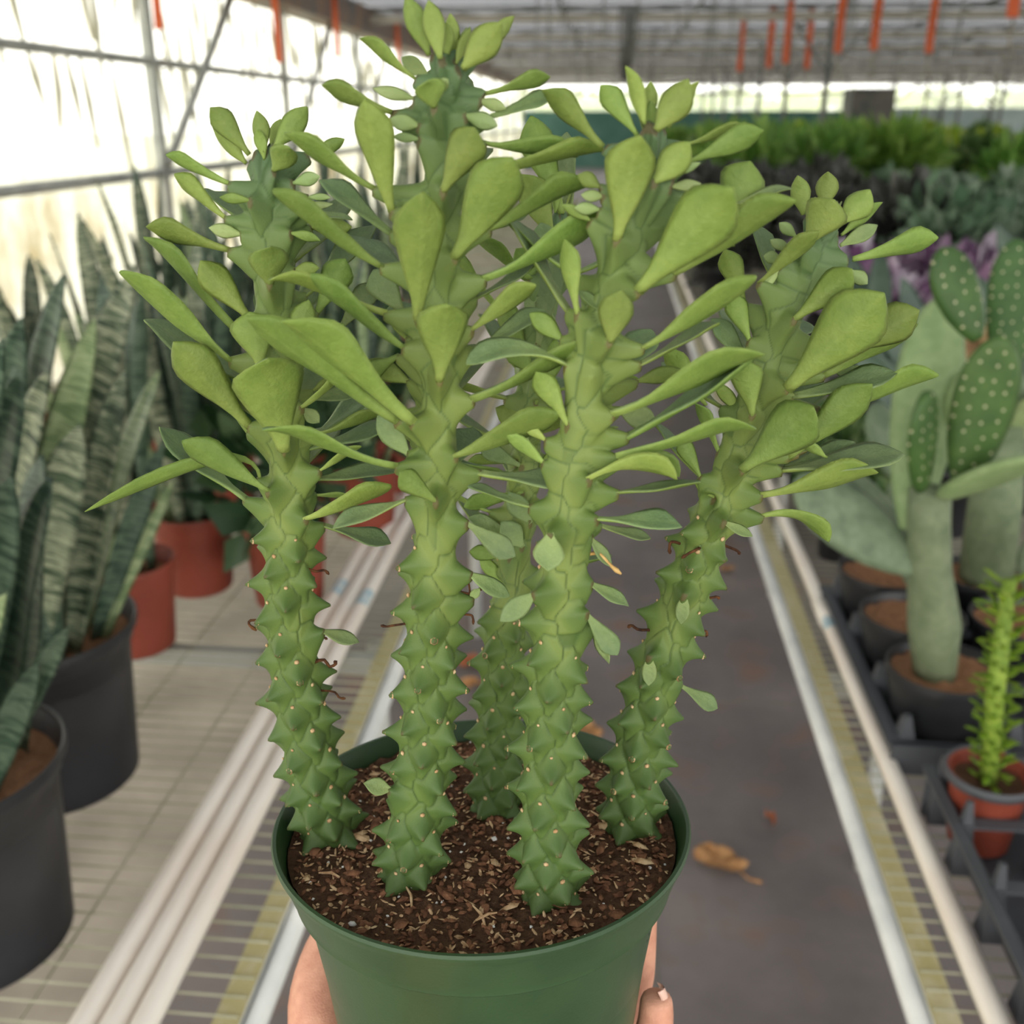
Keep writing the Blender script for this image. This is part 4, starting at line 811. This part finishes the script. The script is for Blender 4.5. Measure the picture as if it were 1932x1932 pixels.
def leaf_orient(B, T, w_m, W0, seeU, stemdir):
    ax = unit(T-B); vw = unit(CAM-(B+T)/2); vw = unit(vw-ax*(vw@ax)); u = np.cross(ax, vw)
    ref = UP*.8-unit(stemdir)*.5
    if u@ref < 0: u = -u
    ca = min(1, w_m/W0); sa = math.sqrt(1-ca*ca)
    return (vw if seeU else -vw)*ca+u*sa
rg = random.Random(99)
for S, LL in zip(STEMS, LEAVES):
    for it in LL:
        bx, by, tx, ty, w_, fb, ft = it[:7]; fl = it[7] if len(it) > 7 else ''; mid = it[8] if len(it) > 8 else None
        B = onp(bx, by, S['foot']-HD*fb*.01, S['nrm']); T = onp(tx, ty, S['foot']-HD*ft*.01, S['nrm'])
        # keep the base off the stem skin, at the end of its horn
        s, th = locate(S, B); c_, t_, e1, e2, r_ = frame(S, s); d = B-c_; dl = np.linalg.norm(d-t_*(d@t_))
        L = np.linalg.norm(T-B); w_m = w_/F*depth(B*.4+T*.6)*1.04; W0 = max(w_m, min(.40*L, .019))
        if 'p' in fl: W0 = w_m
        if 'n' in fl: W0 = w_m*1.2
        n_ = leaf_orient(B, T, w_m, W0, 'u' in fl, B-c_)
        ctrl = None
        if mid:
            M_ = onp(mid[0], mid[1], S['foot']-HD*(fb+ft)*.005, S['nrm']); ctrl = 2*M_-(B+T)/2
        S['leaf'].append((B, T, W0, n_, ctrl, fl)); S['tub'].append((s-.0012, th, B, 1, 1.))
    # leaves on the far side of the stem and between, following the spiral
    nfill = 9 if S is not STEMS[4] else 22; s0, s1 = S['sleaf']+.01, S['s'][-1]-.02
    for i in range(nfill):
        s = s0+(s1-s0)*(i+.5)/nfill; th = rg.uniform(.35, 2.8) if S is not STEMS[4] else i*2.4
        c_, t_, e1, e2, r_ = frame(S, s); rd = e1*math.cos(th)+e2*math.sin(th); B = c_+rd*(r_+.0055)
        L = rg.uniform(.028, .042); dr = unit(rd+t_*rg.uniform(.15, .9)); T = B+dr*L
        if min(np.linalg.norm(B-q_[0]) for q_ in S['leaf']) < .006: continue
        n_ = unit(t_-dr*(t_@dr)); S['leaf'].append((B, T, L*.4, n_, None, 'b')); S['tub'].append((s-.0012, th, B, 1, 1.))
    # apex cluster
    c_, t_, e1, e2, r_ = frame(S, S['s'][-1]-.002)
    for i in range(4):
        th = i*1.9+.6; rd = e1*math.cos(th)+e2*math.sin(th); B = c_+rd*.0025; T = B+unit(t_+rd*.25)*.009
        S['leaf'].append((B, T, .0045, -rd, None, 's'))
    # spiral of bare tubercles
    s = .004; k = 0; top = S['s'][-1]-.01
    while s < top:
        q = s/top; th = k*2.39996; k += 1; s += .0017 if s < .045 else (.0023 if s < S['sleaf']+.02 else .0032)
        c_, t_, e1, e2, r_ = frame(S, s); rd = e1*math.cos(th)+e2*math.sin(th)
        if any(abs(s-a_)*1. < .009 and abs((th-b_+math.pi) % (2*math.pi)-math.pi)*r_ < .0065 for a_, b_, _, kd, _ in S['tub'] if kd == 1): continue
        low = s < S['sleaf']+.012
        hgt = rg.uniform(.0046, .007) if low else rg.uniform(.0006, .0022)
        tip = c_+rd*(r_*.97+hgt)-t_*(.0012 if low else .0)
        S['tub'].append((s, th, tip, 0 if low else 2, 1.))
def build_stem(S):
    na, nl = 110, int(S['s'][-1]/.00075); ss = np.linspace(0, S['s'][-1], nl); th = np.arange(na)*2*math.pi/na
    g = lambda k: np.stack([np.interp(ss, S['s'], S[k][:, i]) for i in range(3)], 1)
    A, E1, E2, T = g('axis'), g('e1'), g('e2'), g('T'); r = np.interp(ss, S['s'], S['rad'])
    r = r*np.clip((ss[-1]-ss)/.014, .05, 1)**.6
    rd = E1[:, None]*np.cos(th)[None, :, None]+E2[:, None]*np.sin(th)[None, :, None]
    P = A[:, None]+rd*r[:, None, None]; disp = np.zeros_like(P)
    d1 = np.full((nl, na), 9.); d2 = np.full((nl, na), 9.); tip = np.zeros((nl, na)); wsum = np.zeros((nl, na))
    for s, t, tp, kind, size in S['tub']:
        i0, i1 = np.searchsorted(ss, [s-.03, s+.02]); sl = slice(i0, i1)
        if i1-i0 < 2: continue
        rr = np.interp(s, S['s'], S['rad'])
        dt = (th-t+math.pi) % (2*math.pi)-math.pi; dl = dt*rr; ds = ss[sl]-s
        up_ = ds[:, None]*np.ones(na)[None]
        if kind == 0: lu, ld, ll, pw, pl_ = .0072, .0084, .0070, 2.7, .07
        elif kind == 1: lu, ld, ll, pw, pl_ = .0048, .0125, .0048, 2.0, .2
        else: lu, ld, ll, pw, pl_ = .007, .010, .007, 2.6, .09
        d = np.sqrt(np.where(up_ > 0, up_/lu, up_/ld)**2+(dl/ll)[None]**2)
        k = np.minimum(1, (np.clip(1-d, 0, 1)/(1-pl_))**pw)
        c_, t_, e1, e2, r_ = frame(S, s); p0 = c_+(e1*math.cos(t)+e2*math.sin(t))*r_; vec = tp-p0
        L = np.linalg.norm(vec); vec = vec*min(1, .017/max(L, 1e-6))
        disp[sl] += (k**4)[..., None]*vec; wsum[sl] += k**3; tip[sl] = np.maximum(tip[sl], k*(1 if kind != 2 else .9))
        # voronoi cell metric (elongated diamonds)
        dv = np.abs(np.where(up_ > 0, up_/.0085, up_/.012))+np.abs(dl/.0068)[None]
        o1 = d1[sl].copy(); d1[sl] = np.minimum(o1, dv); d2[sl] = np.where(dv < o1, o1, np.minimum(d2[sl], dv))
    disp /= np.maximum(1e-9, wsum)[..., None]; e = np.clip(d2-d1, 0, 1); seam = np.exp(-(e/.07)**2)*(d1 < 1.6)
    pad = ((1-np.clip(d1, 0, 1)**2)*.0013-seam*.0008)*np.interp(ss, [S['sleaf']-.015, S['sleaf']+.02], [1, .4])[:, None]
    P = P+disp+rd*pad[..., None]
    v = (P.reshape(-1, 3)-ROOT); f = []
    idx = np.arange(nl*na).reshape(nl, na)
    a = idx[:-1]; b = np.roll(idx, -1, 1)[:-1]; c = np.roll(idx, -1, 1)[1:]; d = idx[1:]
    f = np.stack([a, b, c, d], -1).reshape(-1, 4)
    me = bpy.data.meshes.new('stem'); me.vertices.add(len(v)); me.vertices.foreach_set('co', v.ravel())
    me.loops.add(f.size); me.loops.foreach_set('vertex_index', f.ravel()); me.polygons.add(len(f)); me.polygons.foreach_set('loop_start', np.arange(len(f))*4)
    me.update(calc_edges=True); me.polygons.foreach_set('use_smooth', np.ones(len(f), bool))
    tone = np.interp(ss, [0, .03, S['sleaf']*.7, S['sleaf']+.03, (S['sleaf']+ss[-1])*.56, ss[-1]], [0, .12, .3, .5, .7, 1.])
    # raised tubercles keep a deeper green than the skin between them
    tn = np.clip(tone[:, None]+(.1-.42*np.clip(1.05-d1, 0, 1))*np.clip((.62-tone[:, None])/.2, 0, 1), 0, 1)
    col = np.zeros((nl*na, 4)); col[:, 0] = tn.ravel(); col[:, 1] = seam.ravel(); col[:, 2] = (np.clip((tip-.985)/.015, 0, 1)*.6).ravel(); col[:, 3] = 1
    at = me.color_attributes.new('tone', 'FLOAT_COLOR', 'POINT'); at.data.foreach_set('color', col.ravel())
    return newobj('stem', me, PLANT, ['stem'])
tot = 0
for S in STEMS:
    st = build_stem(S)
    for i, (B, T, W0, n_, ctrl, fl) in enumerate(S['leaf']):
        L = np.linalg.norm(T-B); mats = ['bract', 'bract'] if 'p' in fl else ['leaf_top', 'leaf_under']; nm = 'bract' if 'p' in fl else 'leaf'; tot += 1
        ax = unit(T-B); B2_ = B-ax*.0006
        blade_obj(nm, st, ROOT, mats, B2_, T, W0, n_, ctrl=ctrl, prof=LANC if ('p' in fl or 's' in fl or L < .016) else SPAT, thick=.13, fold=rg.uniform(.18, .34), nl=15, nw=8, bend=rg.uniform(.02, .08), wave=.03, seed=i, asym=.09, curl=rg.uniform(-.05, .22))
    mb = MB(); k = 0
    for s, t, tp, kind, _ in S['tub']:
        c_, t_, e1, e2, r_ = frame(S, s); rd = e1*math.cos(t)+e2*math.sin(t)
        if kind == 0:
            p = tp+rd*.0001-ROOT; q = .0012*rg.uniform(.7, 1.25); a, b = t_, np.cross(rd, t_)
            mb.add([p+rd*q*.7]+[p+(a*math.cos(j)+b*math.sin(j))*q for j in np.arange(6)*math.pi/3]+[p-rd*q*.5], [(0, j+1, (j+1) % 6+1) for j in range(6)]+[(7, (j+1) % 6+1, j+1) for j in range(6)])
            if s < S['sleaf'] and rg.random() < .8:
                p = c_+t_*.0052+rd*(r_+.0012)-ROOT; q = .00085*rg.uniform(.7, 1.3)
                mb.add([p+rd*q*.6]+[p+(a*math.cos(j)+b*math.sin(j))*q for j in np.arange(6)*math.pi/3]+[p-rd*q], [(0, j+1, (j+1) % 6+1) for j in range(6)]+[(7, (j+1) % 6+1, j+1) for j in range(6)])
    stuff(mb.build('corky_scars', 'scar', st, True))
    S['obj'] = st
# shrivelled leaf remnants on the horns
for si, pts, m_, w_ in [(0, [(596, 1078), (612, 1076), (621, 1084)], 'dried', .0009), (0, [(612, 1245), (622, 1258), (634, 1252), (630, 1247)], 'dried', .0012), (0, [(630, 1305), (640, 1316), (652, 1318)], 'dried', .0008), (0, [(475, 1170), (470, 1178), (484, 1190)], 'dried', .001), (0, [(598, 1208), (610, 1203), (618, 1206)], 'dried', .0008),
        (1, [(880, 1095), (886, 1110), (886, 1128)], 'dried', .0007), (1, [(886, 1160), (892, 1165), (893, 1178)], 'dried', .0008), (1, [(742, 1180), (730, 1182), (718, 1180)], 'dried', .0008), (1, [(895, 1122), (900, 1114), (912, 1110)], 'dried', .0009),
        (2, [(1130, 1045), (1150, 1065), (1172, 1083)], 'dried_tan', .0012), (4, [(985, 1068), (955, 1066), (935, 1050)], 'dried_tan', .001), (3, [(1268, 1022), (1263, 1032), (1264, 1045)], 'dried', .0011), (3, [(1312, 1038), (1298, 1045), (1286, 1053)], 'dried', .001), (3, [(1205, 1188), (1192, 1180), (1184, 1184)], 'dried', .0011), (3, [(1325, 1190), (1334, 1192), (1332, 1202)], 'dried', .0009), (3, [(1340, 1128), (1352, 1126), (1358, 1130)], 'dried', .001), (3, [(1382, 1035), (1392, 1040), (1396, 1046)], 'dried', .001)]:
    S = STEMS[si]; f_ = .6 if si == 3 and pts[0][0] == 1312 else .1
    off = 1.2 if pts[0] == (1312, 1038) else .1
    P = [onp(x, y, S['foot']-HD*off*.01, S['nrm']) for x, y in pts]; sq, tq = locate(S, P[0]); c_, t_, e1, e2, r_ = frame(S, sq)
    P = [p-ROOT for p in [c_+(e1*math.cos(tq)+e2*math.sin(tq))*r_*.95]+P]; mb = MB(); mb.tube(catmull(P, 9), [w_*.75]+[w_*.5]*6+[w_*.75, w_*.3], 6); mb.build('dried_leaf', m_, S['obj'], True)
print('leaves', tot)

# ================================================================== THE HAND (palm up under the pot, thumb on its left wall, fingers up the far right wall)
HB = pl(-.02, -.01, -.14)
def hand():
    t = thing('person', 'person\'s bare hand holding the green pot from below', 'person', HB)
    J = {}; E = []
    def ch(name, pts, prev):
        for i, (x, y, z, r) in enumerate(pts):
            J[(name, i)] = (pl(x, y, z)-HB, r)
            E.append((prev if i == 0 else (name, i-1), (name, i)))
    J['palm'] = (pl(.0, .0, -.1345)-HB, .0155); J['wrist'] = (pl(-.045, -.062, -.142)-HB, .024); E.append(('palm', 'wrist'))
    J['heel'] = (pl(-.022, -.03, -.1385)-HB, .019); E[-1] = ('palm', 'heel'); E.append(('heel', 'wrist'))
    ch('arm', [(-.085, -.13, -.165, .028), (-.14, -.22, -.2, .034), (-.2, -.31, -.24, .04)], 'wrist')
    def wall(ang, z, out): # point just outside the pot wall
        r = .059+(.0115)*max(0, (z+PH))/(PH-.0235)+out; return r*math.cos(ang), r*math.sin(ang), z
    for nm, k, ang, zt_, rr in (('pinky', (.026, -.004), -.05, -.0835, .0078), ('ring', (.025, .012), .36, -.0645, .0078), ('middle', (.018, .026), .95, -.056, .0085), ('index', (.005, .034), 1.4, -.058, .0084)):
        a1 = wall(ang, -.121, .004); a2 = wall(ang, -.093, rr+.0018); a3 = wall(ang, (zt_-.093)/2, rr+.001); a4 = wall(ang, zt_, rr+.0006)
        ch(nm, [(k[0], k[1], -.133, .0105), ((k[0]+a1[0])*.5, (k[1]+a1[1])*.5, -.1315, rr*1.12), (*a1[:2], -.1275, rr*1.12), (a2[0], a2[1], -.1, rr*1.06), (*a3, rr), (*a4, rr*.82)], 'palm')
    ch('thumb', [(-.036, -.018, -.134, .0165), (-.066, .002, -.128, .0165), (-.0785, .016, -.111, .0155), (-.0755, .032, -.094, .0125), (-.068, .046, -.08, .0095)], 'heel')
    keys = list(J); me = bpy.data.meshes.new('hand'); me.from_pydata([tuple(J[k][0]) for k in keys], [(keys.index(a), keys.index(b)) for a, b in E], [])
    o = newobj('hand', me, t, ['skin'])
    o.modifiers.new('skin', 'SKIN'); sv = me.skin_vertices[0].data
    for i, k in enumerate(keys): sv[i].radius = (J[k][1],)*2; sv[i].use_root = (k == 'palm')
    s = o.modifiers.new('sub', 'SUBSURF'); s.levels = s.render_levels = 2
    dg = bpy.context.evaluated_depsgraph_get(); m2 = bpy.data.meshes.new_from_object(o.evaluated_get(dg)); o.modifiers.clear(); o.data = m2
    if not m2.materials: m2.materials.append(MAT['skin'])
    m2.polygons.foreach_set('use_smooth', [True]*len(m2.polygons))
    # nails on pinky, ring and thumb
    for nm, ang, zt_, rr in (('pinky', -.05, -.0835, .0078), ('ring', .36, -.0645, .0078)):
        c = pl(*wall(ang, zt_-.0015, rr*1.74))-HB; out = PX*math.cos(ang)+PY*math.sin(ang); sd = -PX*math.sin(ang)+PY*math.cos(ang); v = []; f = []
        for i in range(5):
            for j in range(5):
                a, b = (i-2)/2, (j-2)/2; k = 1-.12*max(0, b)**2
                v.append(c+sd*a*.0034*k+PN*(b*.0046)-out*(.0024*a*a+.0012*max(0, b)+.0006*b*b)-out*.0002)
        for i in range(4):
            for j in range(4): q = i*5+j; f.append((q, q+5, q+6, q+1))
        n0 = len(v); v += [p-out*.0006 for p in v]; f += [tuple(i+n0 for i in q_[::-1]) for q_ in f]
        newobj('fingernail', mesh('fingernail', v, f), t, ['nail'])
hand()
